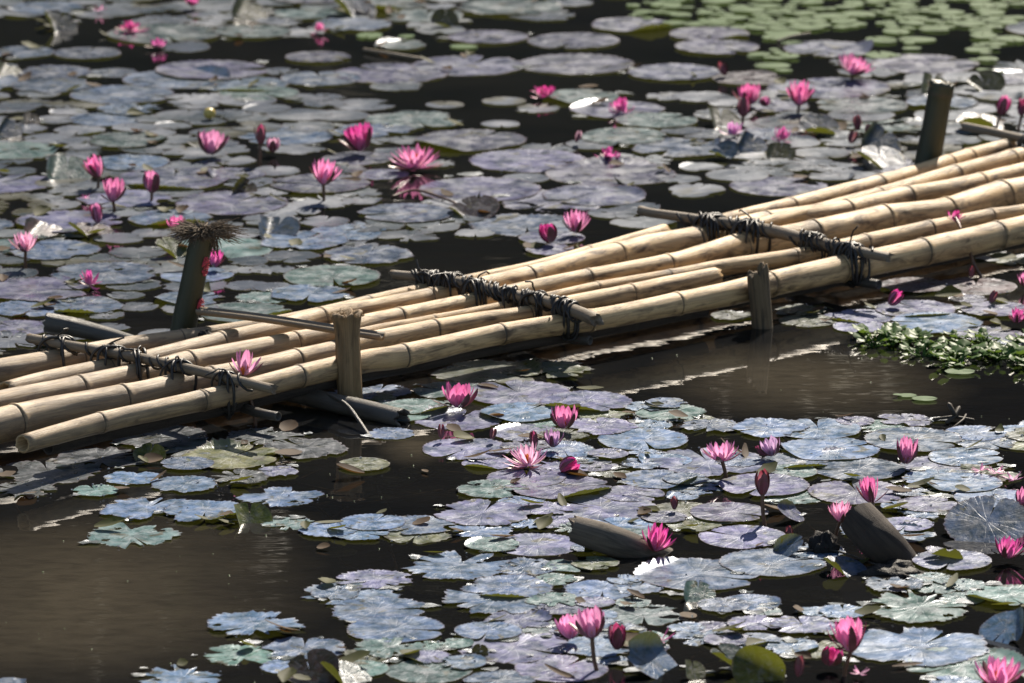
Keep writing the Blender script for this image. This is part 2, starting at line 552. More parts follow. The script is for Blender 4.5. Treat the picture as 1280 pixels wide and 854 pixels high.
tr_o = mt.build('trunk', M['bark'], wood_o); tr_o['kind'] = 'stuff'

# ------------------------------------------------------------------ bamboo raft
TOP = 0.118
raft = empty('bamboo_raft', at(640, 420, 0))
tag(raft, 'long raft of pale bamboo poles lashed together across the lily pond', 'raft')
ROFF = -Vector(raft.location)


def pole_path(P, nodes, fat=1.36, zoff=0.0, step=0.022, lift=None):
    """P: (px,py,rpx) in the photo -> points, radii, marks with bamboo nodes at photo x positions"""
    n = len(P)
    pts, rad, xs = [], [], []
    K = n * 60
    for i in range(K + 1):
        px, py, rp = catmull(P, (n - 1) * i / K)
        z = TOP - rp * 0.002 * fat + zoff + (lift(px) if lift else 0)
        p = at(px, py, z)
        if pts and (p - pts[-1]).length < step and i < K: continue
        pts.append(p); rad.append(rp * fat * mpp(p)); xs.append(px)
    # arc length of the nodes
    S = [0.0]
    for a, b in zip(pts, pts[1:]): S.append(S[-1] + (b - a).length)

    def interp(s):
        for i in range(len(S) - 1):
            if s <= S[i + 1] or i == len(S) - 2:
                t = (s - S[i]) / max(S[i + 1] - S[i], 1e-9)
                return pts[i].lerp(pts[i + 1], t), rad[i] * (1 - t) + rad[i + 1] * t
    ns = []
    for nx in nodes:
        for i in range(len(xs) - 1):
            if (xs[i] - nx) * (xs[i + 1] - nx) <= 0:
                t = (nx - xs[i]) / (xs[i + 1] - xs[i] or 1)
                ns.append(S[i] + t * (S[i + 1] - S[i])); break
    ss = set(round(s, 5) for s in S)
    for q in ns:
        ss = {s for s in ss if abs(s - q) > 0.026 or s in (0.0, round(S[-1], 5))}
        for dq in (-.024, -.016, -.010, -.006, -.0036, -.002, 0, .002, .0036, .006, .010, .016, .024):
            if 0 < q + dq < S[-1]: ss.add(round(q + dq, 5))
    out_p, out_r, out_m = [], [], []
    for s in sorted(ss):
        p, r = interp(s)
        mk = 0.0
        for q in ns:
            d = s - q
            ad = abs(d)
            # a sheath scar ring: groove, then a small ridge
            r *= 1 + 0.07 * math.exp(-(d - 0.007) ** 2 / 0.00004) + 0.03 * math.exp(-(d / 0.03) ** 2) - 0.05 * math.exp(-(d / 0.0022) ** 2)
            mk = max(mk, math.exp(-(d / (0.0026 + 0.0014 * math.sin(q * 91))) ** 2), (0.45 + .3 * math.sin(q * 57)) * math.exp(-((d + .008) / 0.022) ** 2))
        out_p.append(p + ROFF); out_r.append(r); out_m.append(mk)
    return out_p, out_r, out_m


POLES = [
    ('P1', [(28, 555, 10.5), (123, 529, 11.5), (200, 512, 11.5), (286, 493, 12), (372, 471, 12.5), (456, 452, 13), (503, 445, 13), (624, 418, 11.5),
            (747, 399, 12), (845, 380, 12.5), (913, 367, 13.5), (967, 354, 14), (1051, 336, 14.5), (1158, 314, 15), (1280, 287, 15.5), (1440, 252, 15.5)],
     [123, 250, 372, 503, 625, 735, 845, 960, 1050, 1152, 1245, 1350], ('hollow', 'flat')),
    ('P2', [(-150, 566, 16), (0, 532, 16.5), (74, 515, 15.5), (152, 500, 14), (240, 480, 13), (333, 461, 12), (369, 452, 11.5), (419, 441, 11), (459, 430, 11), (542, 413, 10),
            (600, 402, 9), (661, 393, 8), (710, 382, 9), (787, 368, 9.5), (840, 357, 9.5), (895, 347, 9.5)], [17, 152, 262, 369, 418, 542, 660, 787], ('flat', 'hollow')),
    ('P3', [(424, 424, 5.5), (474, 413, 6), (540, 401, 5.5), (600, 390, 5.5), (686, 373, 6), (745, 361, 6.5), (840, 345, 6.5), (901, 334, 7), (992, 322, 8), (1017, 318, 8.5),
            (1089, 303, 9), (1160, 288, 9), (1237, 272, 8), (1280, 266, 8), (1440, 238, 8)], [541, 640, 745, 835, 992, 1080, 1160, 1237, 1330], ('hollow', 'flat')),
    ('P4', [(-150, 540, 14), (0, 507, 14), (98, 488, 13.5), (197, 466, 13.5), (232, 457, 13), (300, 444, 12.5), (367, 430, 11.5), (410, 420, 10.5), (457, 407, 10.5), (498, 399, 10.5), (600, 377, 9.5),
            (674, 361, 9.5), (733, 349, 9.5), (835, 331, 10), (881, 320, 11.5), (926, 309, 13), (985, 299, 13.5), (1040, 290, 14.5), (1104, 277, 15), (1150, 271, 14.5), (1183, 266, 14),
            (1217, 256, 14.5), (1251, 247, 15.5), (1290, 240, 15.5), (1440, 208, 15)], [98, 235, 367, 498, 621, 733, 833, 926, 1015, 1104, 1182, 1251, 1340], ('flat', 'flat')),
    ('P5', [(6, 490, 9.5), (60, 478, 11), (135, 463, 11.5), (182, 453, 11), (274, 430, 11), (347, 414, 11), (400, 399, 10.5), (474, 385, 9.5), (536, 373, 9.5), (572, 366, 9.5), (624, 355, 10.5),
            (659, 348, 11), (710, 334, 11.5), (770, 320, 12), (820, 309, 13), (869, 301, 12.5), (906, 292, 12), (957, 279, 11), (1017, 272, 12), (1060, 265, 11.5),
            (1133, 248, 11), (1187, 239, 11), (1224, 230, 10), (1290, 215, 10.5), (1440, 184, 10)], [135, 274, 400, 536, 659, 770, 869, 957, 1057, 1133, 1224, 1320], ('hollow', 'flat')),
    ('P6', [(-150, 489, 13), (0, 466, 13), (93, 449, 12.5), (150, 437, 11), (226, 424, 8.5), (332, 407, 7.5), (400, 393, 7), (474, 375, 6.5), (510, 367, 6.5), (624, 344, 6.5), (674, 333, 6.5),
            (735, 317, 7), (831, 290, 7.5)], [98, 226, 332, 460, 560, 735], ('flat', 'hollow')),
    ('Q5', [(930, 287, 7), (1040, 260, 7.5), (1110, 243, 9), (1192, 220, 10), (1237, 208, 10), (1290, 194, 10), (1440, 157, 10)], [1097, 1192, 1262, 1350], ('hollow', 'flat')),
    ('Q6', [(880, 284, 7), (918, 275, 8.5), (987, 260, 9.5), (1040, 247, 10), (1097, 233, 10.5), (1146, 218, 9), (1210, 198, 9), (1262, 184, 8)], [987, 1097, 1185, 1210, 1255], ('hollow', 'hollow')),
]
PATHS = []
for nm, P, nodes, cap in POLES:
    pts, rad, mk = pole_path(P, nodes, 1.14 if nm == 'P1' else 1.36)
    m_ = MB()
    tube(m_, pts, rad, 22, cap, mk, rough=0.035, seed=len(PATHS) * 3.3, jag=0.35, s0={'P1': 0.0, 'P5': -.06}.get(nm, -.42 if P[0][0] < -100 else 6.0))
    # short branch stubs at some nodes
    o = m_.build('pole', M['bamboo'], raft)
    PATHS.append((pts, rad))

# added layer of thinner lower poles, blocks bright stripes through the deck gaps
def py_at(P, x):
    for a, b in zip(P, P[1:]):
        if a[0] <= x <= b[0]: return a[1] + (b[1] - a[1]) * (x - a[0]) / (b[0] - a[0])
    return P[0][1] if x < P[0][0] else P[-1][1]


PD = {q[0]: q[1] for q in POLES}
for (na, nb, x0, x1) in (('P1', 'P2', 60, 880), ('P2', 'P4', -140, 470), ('P4', 'P5', 40, 1430), ('P5', 'P6', 40, 800), ('P3', 'P4', 480, 1430), ('P1', 'P3', 900, 1430), ('P5', 'Q5', 1000, 1430), ('Q5', 'Q6', 960, 1240)):
    pts, rad, mk = [], [], []
    n = int((x1 - x0) / 10)
    for i in range(n + 1):
        x = x0 + (x1 - x0) * i / n
        ww = .72 if na == 'P1' else .5
        p = at(x, py_at(PD[na], x) * ww + py_at(PD[nb], x) * (1 - ww), TOP - .022)
        p.z = .055 if na == 'P1' else .07
        pts.append(p + ROFF); rad.append(10 * mpp(p) * (1 + .04 * math.sin(i * .7)))
        mk.append(.9 if i % 17 == 5 else 0)
    m_ = MB()
    tube(m_, pts, rad, 16, ('hollow', 'hollow'), mk, rough=.04, seed=x0 * .1, s0=6.0)
    m_.build('pole', M['stump' if na == 'P1' else 'bamboo'], raft)

CROSS = [
    [(37, 423, 6), (98, 434, 6.5), (172, 447, 6.5), (240, 462, 6.5), (290, 474, 6.5), (343, 487, 6.5)],
    [(491, 343, 5.5), (530, 347, 6), (572, 352, 6.5), (637, 368, 7), (686, 378, 7), (716, 388, 8), (745, 400, 8.5)],
    [(800, 263, 6), (820, 267, 6), (894, 277, 6.5), (958, 287, 7.5), (1007, 299, 7.5), (1056, 311, 7), (1111, 322, 6)],
    [(1205, 158, 5.5), (1240, 165, 5.5), (1285, 175, 5.5), (1340, 189, 5.5), (1420, 209, 5.5)],
]
UNDER = [  # the mate below the deck of each cross-piece: only its near end shows
    [(250, 486, 6), (310, 512, 6), (348, 521, 6)],
    [(640, 400, 7), (700, 420, 7), (738, 426, 6)],
    [(960, 318, 6), (1040, 345, 6.5), (1099, 356, 6.5)],
]


def coil(mb, P, r, turns, c0, c1, rr, rng):
    pts = []
    N = max(int(turns * 12), 8)
    for i in range(N + 1):
        t = i / N
        k = (c0 + (c1 - c0) * t) * (len(P) - 1)
        i0 = min(int(k), len(P) - 2)
        p = P[i0].lerp(P[i0 + 1], k - i0)
        T = (P[i0 + 1] - P[i0]).normalized()
        N1 = Vector((0, 0, 1)); N1 = (N1 - T * N1.dot(T)).normalized(); B = T.cross(N1)
        a = t * turns * 2 * PI + rng[0]
        q = r * (1.12 + 0.9 * abs(mnoise.noise(Vector((t * 5, rng[0], 1)))))
        pts.append(p + (N1 * math.cos(a) + B * math.sin(a)) * q)
    tube(mb, pts, [rr] * len(pts), 6)


def near(Pa, Pb):
    best = None
    for i, a in enumerate(Pa):
        for j, b in enumerate(Pb):
            d = (a.x - b.x) ** 2 + (a.y - b.y) ** 2
            if best is None or d < best[0]: best = (d, i, j)
    return best


r3 = random.Random(8)
for ci, P in enumerate(CROSS):
    pts, rad = [], []
    n = len(P)
    for i in range(41):
        px, py, rp = catmull(P, (n - 1) * i / 40)
        z = TOP + rp * 0.0021
        p = at(px, py, z)
        pts.append(p + ROFF); rad.append(rp * mpp(p))
    m_ = MB()
    tube(m_, pts, rad, 14, ('hollow', 'flat'), None, rough=0.08, seed=ci * 5 + 2, jag=1.6)
    cp = m_.build('crosspiece', M['bamboo_old'], raft)
    for (Pp, Pr) in PATHS:
        best = near(pts, Pp)
        if best[0] > 0.02 ** 2: continue
        i, j = best[1], best[2]
        if j in (0, len(Pp) - 1): continue
        c, p = pts[i], Pp[j]
        rc, rp = rad[i], Pr[j]
        T1 = (pts[min(i + 1, 40)] - pts[max(i - 1, 0)]).normalized()
        T2 = (Pp[min(j + 1, len(Pp) - 1)] - Pp[max(j - 1, 0)]).normalized()
        lm = MB()
        nl = {0: 4, 1: 9, 2: 11, 3: 9}[ci]
        for k in range(nl):
            sg = r3.choice((-1, 1))
            w_ = r3.uniform(0.25, 0.75)
            u = (T1 * w_ + T2 * sg * (1 - w_)).normalized()
            side = u
            zt, zb = c.z + rc + 0.004, p.z - rp - 0.004
            zc, zh = (zt + zb) / 2, (zt - zb) / 2
            off = (T1 if r3.random() < .5 else T2) * r3.uniform(-.022, .022)
            loop = []
            A = max(rc, rp) * r3.uniform(1.05, 1.3)
            drop = r3.uniform(0, 0.012) if ci else r3.uniform(0, .03)
            ph = r3.uniform(0, 6)
            for q in range(25):
                a = 2 * PI * q / 24
                sx = math.copysign(abs(math.cos(a)) ** 0.75, math.cos(a)); sz = math.copysign(abs(math.sin(a)) ** 0.75, math.sin(a))
                pt = Vector((c.x, c.y, zc)).lerp(Vector((p.x, p.y, zc)), .5) + off + side * A * sx
                pt.z += zh * sz - (drop if sz < -.5 else 0)
                pt += T1 * 0.005 * math.sin(a * 2 + ph)
                loop.append(pt)
            tube(lm, loop, [r3.uniform(0.0028, 0.0042)] * 25, 6)
        k0 = max(0, i / 40 - .07); k1 = min(1, i / 40 + .07)
        for _ in range(3 if ci else 1):
            coil(lm, pts, max(rc, .012), r3.uniform(1.4, 2.6), k0 + r3.uniform(-.03, .02), k1 + r3.uniform(-.02, .04), 0.0034, (r3.uniform(0, 6),))
        # loose end
        e = c + Vector((0, 0, rc + 0.004))
        lt = [e]
        dv = Vector((r3.uniform(-1, 1), r3.uniform(-1, .4), r3.uniform(-.2, .6))).normalized()
        for q in range(7):
            dv = (dv + Vector((r3.gauss(0, .25), r3.gauss(0, .25), r3.gauss(-.12, .25)))).normalized()
            lt.append(lt[-1] + dv * r3.uniform(.006, .012))
        tube(lm, lt, [.0024] * len(lt), 6)
        lm.build('lashing', M['vine'], cp)
for P in UNDER:
    pts, rad = [], []
    for i in range(21):
        px, py, rp = catmull(P, (len(P) - 1) * i / 20)
        p = at(px, py, 0.045)
        pts.append(p + ROFF); rad.append(rp * mpp(p))
    m_ = MB(); tube(m_, pts, rad, 12, ('hollow', 'hollow'), None, rough=.08, seed=4)
    m_.build('crosspiece', M['bamboo_wet'], raft)

# lashing end hanging on the mid crosspiece's near end
# ------------------------------------------------------------------ posts, logs, sticks
LAND = []          # (phrase, px, py) landmarks for the labels of the pads


def upright(name, base, top, r0, r1, mat, label, cat='post', land=None, seg=48, flare=0.0, groove=0.0, jag=0.02, slant=0.0, topmark=0.5, nodes=(), sink=0.1):
    """post between photo pixels base (at the water) and top; radii in photo pixels; mesh in one piece, open rough top"""
    b = at(base[0], base[1], 0.0)
    t = at_y(top[0], top[1], b.y)
    k = mpp(b)
    root = empty(name, b)
    tag(root, label, cat)
    if land: LAND.append((land, base[0], base[1]))
    ax = (t - b)
    L = ax.length; ax.normalize()
    X = Vector((1, 0, 0)); X = (X - ax * X.dot(ax)).normalized(); Y = ax.cross(X)
    mb = MB()
    rows = []
    N = 40
    for i in range(N + 1):
        s = -sink + (L + sink) * i / N
        u = max(0, s / L)
        r = (r0 + (r1 - r0) * u) * k
        r *= 1 + flare * max(0, (u - .72) / .28) ** 2
        mk = 0.0
        for nd in nodes:
            d = s - nd * L
            r *= 1 + .05 * math.exp(-(d / .006) ** 2)
            mk = max(mk, math.exp(-(d / .004) ** 2))
        row = []
        for j in range(seg):
            a = 2 * PI * j / seg
            g_ = 1 - groove * max(0, mnoise.noise(Vector((math.cos(a) * 4, math.sin(a) * 4, s * 1.5 + r0)))) ** .5 * .5
            g_ *= 1 + .04 * mnoise.noise(Vector((math.cos(a) * 1.5 + 9, math.sin(a) * 1.5, s * 12)))
            p = ax * s + (X * math.cos(a) + Y * math.sin(a)) * r * g_
            if i >= N - 2:
                ff = (i - N + 3) / 3
                p += ax * ff * (jag * mnoise.noise(Vector((math.cos(a) * 2.6, math.sin(a) * 2.6, r0 * 3.3))) - slant * math.cos(a) * r)
            crk = abs(mnoise.noise(Vector((math.cos(a) * 5 + 3, math.sin(a) * 5, s * 1.2 + r1))))
            mkk = max(mk, (1 - crk / .07) * 1.0 if groove and crk < .07 else 0)
            row.append(mb.add(p, (s, math.cos(a), math.sin(a)), mkk))
        rows.append(row)
    for i in range(N):
        for j in range(seg):
            j2 = (j + 1) % seg
            mb.f.append((rows[i][j], rows[i][j2], rows[i + 1][j2], rows[i + 1][j]))
    prev = rows[-1]
    for (rr, dz) in ((.8, .002), (.45, -.006), (.15, -.004)):
        row = []
        for j in range(seg):
            v = Vector(mb.v[rows[-1][j]]); c = ax * L
            q = c + (v - c) * rr + ax * (dz + .004 * mnoise.noise(Vector((j * .9, rr * 9, r0))))
            row.append(mb.add(q, (L, rr, j * .2), topmark * .5))
        for j in range(seg):
            j2 = (j + 1) % seg
            mb.f.append((prev[j], prev[j2], row[j2], row[j]))
        prev = row
    cc = mb.add(ax * (L - .004), (L, 0, 0), topmark)
    for j in range(seg): mb.f.append((prev[j], prev[(j + 1) % seg], cc))
    mb.build('shaft', mat, root)
    return root, ax, L, k, rows, mb


# split, frayed post in front of the raft
pA, ax, L, k, rows, mbA = upright('split_post', (438, 506), (433, 392), 16, 15.5, M['wood'], 'split brown post with a flared frayed top in front of the raft', land='frayed split post', flare=.32, groove=.55, jag=.016)
fb = MB()
for i in range(170):
    a = rnd.uniform(0, 2 * PI); rr = rnd.uniform(.2, 1.02) * 20 * k
    b0 = ax * (L - .003) + Vector((math.cos(a) * rr, math.sin(a) * rr, -.004))
    d = Vector((math.cos(a) * rnd.uniform(-.2, 1), math.sin(a) * rnd.uniform(-.2, 1), rnd.uniform(.4, 1.4))).normalized() * rnd.uniform(.006, .016)
    tube(fb, [b0, b0 + d * .6, b0 + d + Vector((rnd.gauss(0, .002), 0, -.002))], [.0011, .0008, .0003], 4)
fb.build('frayed_fibre', M['fibre'], pA)

pB, ax, L, k, rows, mbB = upright('broken_post', (953, 409), (947, 338), 13.5, 14, M['post_wood'], 'short broken post with a jagged top, standing in open water before the raft', land='jagged broken post', groove=.15, jag=.035, slant=-.25)
sp = MB()
tube(sp, [ax * (L - .02) + Vector((.009, -.008, 0)), ax * (L + .01) + Vector((.008, -.008, 0)), ax * (L + .022) + Vector((.011, -.008, 0))], [.010, .008, .003], 8, ('flat', 'point'), rough=.3)
sp.build('splinter', M['post_wood'], pB)

pC, ax, L, k, rows, mbC = upright('green_bamboo_post', (222, 447), (254, 288), 16.5, 14.5, M['bamboo_green'], 'dark green bamboo post crowned with a shaggy root tuft', land='shaggy topped green post', nodes=(.15, .97), jag=.004)
rb = MB()
topc = ax * (L - .004)
for i in range(900):
    a = rnd.uniform(0, 2 * PI)
    lobe = 1 + .35 * math.cos(2 * a) + .2 * math.sin(3 * a + 1)
    el = rnd.uniform(-.7, 1.0)
    ln = rnd.uniform(.02, .062) * (lobe if el < .7 else .7)
    d = Vector((math.cos(a) * math.cos(el), math.sin(a) * math.cos(el) * .8, math.sin(el) * .55))
    b0 = topc + Vector((math.cos(a) * .018, math.sin(a) * .018, rnd.uniform(-.006, .012)))
    p1 = b0 + d * ln * .6 + Vector((rnd.gauss(0, .003), rnd.gauss(0, .003), rnd.gauss(0, .003)))
    p2 = p1 + d * ln * .5 + Vector((rnd.gauss(0, .005), rnd.gauss(0, .005), -.006 + rnd.gauss(0, .004)))
    tube(rb, [b0, p1, p2], [.0016, .0013, .0004], 4)
for i in range(26):
    b0 = topc + Vector((rnd.uniform(.02, .04), -.012, -.005))
    p1 = b0 + Vector((rnd.gauss(0, .008), rnd.gauss(0, .006), rnd.uniform(-.05, -.02)))
    tube(rb, [b0, p1, p1 + Vector((rnd.gauss(0, .006), 0, -.012))], [.0014, .001, .0004], 4)
rb.build('root_tuft', M['root'], pC)


def egg_clutch(px, py, w, h, y, label):
    p = at_y(px, py, y)
    k = mpp(p)
    mb = MB()
    rr = random.Random(int(px))
    for i in range(95):
        t = rr.uniform(-1, 1); a = rr.uniform(0, 2 * PI)
        q = (1 - t * t) ** .5
        c = Vector((math.cos(a) * q * w * k * .42, math.sin(a) * q * .008, t * h * k * .46))
        c = Matrix.Rotation(R(8), 3, 'Y') @ c
        s_ = .0022
        ids = []
        for (u, v) in [(z_, b_) for z_ in (-.7, 0, .7) for b_ in range(6)]:
            cr = (1 - u * u) ** .5
            ids.append(mb.add(c + Vector((cr * math.cos(v * PI / 3), cr * math.sin(v * PI / 3), u)) * s_))
        for rI in range(2):
            for v in range(6):
                mb.f.append((ids[rI * 6 + v], ids[rI * 6 + (v + 1) % 6], ids[rI * 6 + 6 + (v + 1) % 6], ids[rI * 6 + 6 + v]))
        mb.f.append(tuple(ids[12:18])); mb.f.append(tuple(ids[5::-1]))
    o = mb.build('egg_clutch', M['egg'])
    o.location = p
    tag(o, label, 'snail eggs', 'snail egg clutches on the green post')


yC = at(222, 447, 0).y
egg_clutch(257, 333, 9, 26, yC - .026, 'longer upper clutch of pink snail eggs on the dark green post')
egg_clutch(251, 383, 9, 20, yC - .022, 'smaller lower clutch of pink snail eggs stuck to the green post edge')

pD, ax, L, k, rows, mbD = upright('bamboo_post', (1153, 238), (1178, 104), 16.5, 15, M['bamboo_green'], 'dark green bamboo post with a pale frayed cut top, behind the raft', land='dark cut green post', nodes=(.2, .9), jag=.01, flare=.08)
fb = MB()
for i in range(90):
    a = rnd.uniform(0, 2 * PI); rr = rnd.uniform(.3, 1.05) * 16 * k
    b0 = ax * (L - .004) + Vector((math.cos(a) * rr, math.sin(a) * rr, 0))
    d = Vector((math.cos(a), math.sin(a), rnd.uniform(-.4, 1.2))).normalized() * rnd.uniform(.005, .016)
    tube(fb, [b0, b0 + d], [.0014, .0005], 4)
fb.build('frayed_fibre', M['fibre'], pD)


def lying(name, P, zs, mat, label, cat, cap=('hollow', 'hollow'), land=None, rough=.05, jag=.6, marks_at=(), seg=22, seed=1.0, parent_mat=None):
    p0 = at(P[0][0], P[0][1], zs[0])
    root_loc = Vector((p0.x, p0.y, 0))
    n = len(P)
    pts, rad, mk = [], [], []
    for i in range(49):
        t = (n - 1) * i / 48
        px, py, rp = catmull(P, t)
        z = catmull([(q,) for q in zs], t)[0]
        p = at(px, py, z)
        pts.append(p - root_loc); r_ = rp * mpp(p)
        m_ = 0
        for q in marks_at:
            d = abs(i / 48 - q)
            m_ = max(m_, math.exp(-(d / .012) ** 2)); r_ *= 1 + .04 * math.exp(-(d / .02) ** 2)
        rad.append(r_); mk.append(m_)
    mb = MB()
    tube(mb, pts, rad, seg, cap, mk, rough=rough, seed=seed, jag=jag)
    o = mb.build(name, mat)
    o.location = root_loc
    tag(o, label, cat)
    if land: LAND.append((land, sum(p[0] for p in P) / n, sum(p[1] for p in P) / n))
    return o


lying('bamboo_log', [(57, 403, 12.5), (91, 409, 12), (133, 419, 10.5), (178, 431, 8), (215, 441, 7)], [.05, .04, .03, .02, .005], M['bamboo_wet'],
      'grey green bamboo log with an open sawn end, behind the raft', 'log', land='grey log behind raft', marks_at=(.24,))
lying('bamboo_log', [(345, 486, 11), (400, 500, 12), (450, 511, 12.5), (503, 524, 13)], [.03, .025, .02, .012], M['bamboo_wet'],
      'dark wet bamboo log poking out from under the raft at the frayed post', 'log', land='wet log under raft', marks_at=(.62,), jag=1.0)
lying('driftwood_log', [(716, 661, 17.5), (750, 671, 19), (785, 683, 18.5), (838, 702, 16)], [.055, .04, .02, -.03], M['driftwood'],
      'pale weathered log slanting out of the water beside a magenta bloom', 'log', cap=('flat', 'flat'), land='pale slanting log', rough=.12, jag=.8, seed=3)
lying('sunken_stump', [(1072, 648, 25), (1090, 667, 26), (1108, 686, 26), (1130, 712, 25)], [.085, .06, .03, -.04], M['stump'],
      'thick sawn stump leaning out of the water, ringed with black mud', 'stump', cap=('flat', 'flat'), land='thick leaning stump', rough=.06, jag=.3, seed=7)


def lump(name, px, py, w, h, mat, label, cat, seed, seg=18, z0=-.01):
    p = at(px, py, 0); k = mpp(p)
    mb = MB(); rows = []
    for i in range(13):
        u = i / 12 * PI
        row = []
        for j in range(seg):
            a = 2 * PI * j / seg
            d = Vector((math.sin(u) * math.cos(a), math.sin(u) * math.sin(a), math.cos(u)))
            f = 1 + .55 * mnoise.noise(d * 2.2 + Vector((seed, 0, 0))) + .25 * mnoise.noise(d * 6 + Vector((seed, 3, 0)))
            row.append(mb.add(Vector((d.x * w * k * .5 * f, d.y * w * k * .4 * f, d.z * h * k * .9 * f + z0))))
        rows.append(row)
    for i in range(12):
        for j in range(seg):
            j2 = (j + 1) % seg
            mb.f.append((rows[i][j], rows[i + 1][j], rows[i + 1][j2], rows[i][j2]))
    o = mb.build(name, mat); o.location = p
    tag(o, label, cat)
    return o


lump('mud_clump', 1118, 714, 74, 18, M['mud'], 'black mud clump packed round the foot of the leaning stump', 'mud', 1)
lump('mud_clump', 1030, 690, 44, 30, M['mud'], 'lone dark mud lump rising from water beside the leaning stump', 'mud', 5)
lump('root_clod', 257, 427, 18, 8, M['mud'], 'dark rooty clod on the raft at the foot of the shaggy post', 'clod', 8, z0=.0).location = at(257, 420, .11)

# split bamboo stick lying over the poles
st = MB()
a, b = at(248, 389, .150), at(478, 419.5, .136)
o0 = Vector(b)
N = 24
rowsS = []
wob = Vector((0, 0, 1))
side = (b - a).cross(wob).normalized()
for i in range(N + 1):
    t = i / N
    c = a.lerp(b, t) - o0 + Vector((0, 0, .003 * math.sin(t * PI * 1.5)))
    row = []
    for (u, v) in ((-1, .2), (-.75, .75), (-.55, .35), (0, -.1), (.5, .3), (.8, .7), (1, .15), (.6, -.6), (0, -.85), (-.6, -.6)):
        row.append(st.add(c + side * u * .017 + wob * v * .0125, (t * .5, u, v), .25 if abs(v - .35) < .5 and abs(u) < .6 else 0))
    rowsS.append(row)
for i in range(N):
    for j in range(10):
        j2 = (j + 1) % 10
        st.f.append((rowsS[i][j], rowsS[i][j2], rowsS[i + 1][j2], rowsS[i + 1][j]))
st.f.append(tuple(rowsS[0][::-1])); st.f.append(tuple(rowsS[-1]))
so_ = st.build('split_stick', M['bamboo_old'])
so_.location = o0
tag(so_, 'split bamboo stick lying across the raft between green and brown posts', 'stick')


def thin(name, P, zs, r, label, cat, mat, group=None):
    p0 = at(P[0][0], P[0][1], zs[0])
    loc = Vector((p0.x, p0.y, 0))
    pts = []
    n = len(P)
    for i in range(25):
        t = (n - 1) * i / 24
        px, py = catmull(P, t); z = catmull([(q,) for q in zs], t)[0]
        pts.append(at(px, py, z) - loc)
    mb = MB(); tube(mb, pts, [r * mpp(p0)] * 25, 7, ('point', 'point'))
    o = mb.build(name, mat); o.location = loc
    tag(o, label, cat, group)
    return o


thin('broken_stalk', [(1212, 312), (1217, 330), (1227, 347)], [.07, .03, .0], 2.2, 'broken bent lily stem hanging below the raft edge', 'stem', M['stem'])
thin('broken_stalk', [(408, 492), (432, 505), (448, 525), (462, 546)], [.045, .04, .02, .0], 2.4, 'brown lily stem draped over the wet log under the raft', 'stem', M['bamboo_wet'])
thin('broken_stalk', [(455, 62), (480, 66), (528, 74)], [.01, .012, .008], 2.2, 'pale straight stem afloat on open water behind the lilies', 'stem', M['bamboo_old'])
thin('broken_stalk', [(972, 52), (990, 46), (1012, 42)], [.004, .02, .03], 2.0, 'pale stem slanting from the water near the green floating leaves', 'stem', M['bamboo_old'])
thin('broken_stalk', [(490, 246), (520, 238), (560, 250), (572, 256)], [.004, .015, .012, .004], 1.6, 'arched brown stem beside the curled brown leaf', 'stem', M['stem'])
thin('broken_stalk', [(990, 690), (1040, 688), (1090, 704), (1145, 724)], [.004, .01, .008, .004], 1.4, 'long thin dark stem drifting below the leaning stump', 'stem', M['twig'])
# twig knot on the open water
tk = MB(); c0 = at(1193, 528, 0)
for (P, r) in ((((-.05, 0, .008), (0, .01, .012), (.045, -.01, .008)), .004), (((-.02, -.02, .004), (0, 0, .015), (.012, .02, .032)), .005), (((-.01, -.06, .0), (.02, -.02, .012), (.03, .03, .012)), .0025), (((.0, .0, .02), (-.012, .01, .042)), .006)):
    tube(tk, [Vector(p) for p in P], [r] * len(P), 7, ('point', 'point'), rough=.4)
o = tk.build('twig_knot', M['twig']); o.location = c0
tag(o, 'small knot of black twigs adrift on the open brown water', 'twig')
LAND.append(('black twig knot', 1193, 528))

# yellow fruit ball
mb = MB(); rows = []
for i in range(11):
    u = i / 10 * PI
    rows.append([mb.add(Vector((math.sin(u) * math.cos(a_ * PI / 8), math.sin(u) * math.sin(a_ * PI / 8), math.cos(u) * .95 * (1 - .06 * math.exp(-(u / .3) ** 2)))) * .019) for a_ in range(16)])
for i in range(10):
    for j in range(16): mb.f.append((rows[i][j], rows[i + 1][j], rows[i + 1][(j + 1) % 16], rows[i][(j + 1) % 16]))
o = mb.build('yellow_fruit', M['fruit']); o.location = at(262, 142, .024)
tag(o, 'round yellow fruit resting on the lily pads behind the raft', 'fruit')
LAND.append(('round yellow fruit', 262, 142))

# ------------------------------------------------------------------ flowers
TINT = {'m': (0.72, 0.08, 0.38), 'p': (0.83, 0.28, 0.55), 'l': (0.90, 0.48, 0.68), 'd': (0.45, 0.07, 0.19), 'v': (0.66, 0.38, 0.64), 'b': (0.28, 0.06, 0.08)}


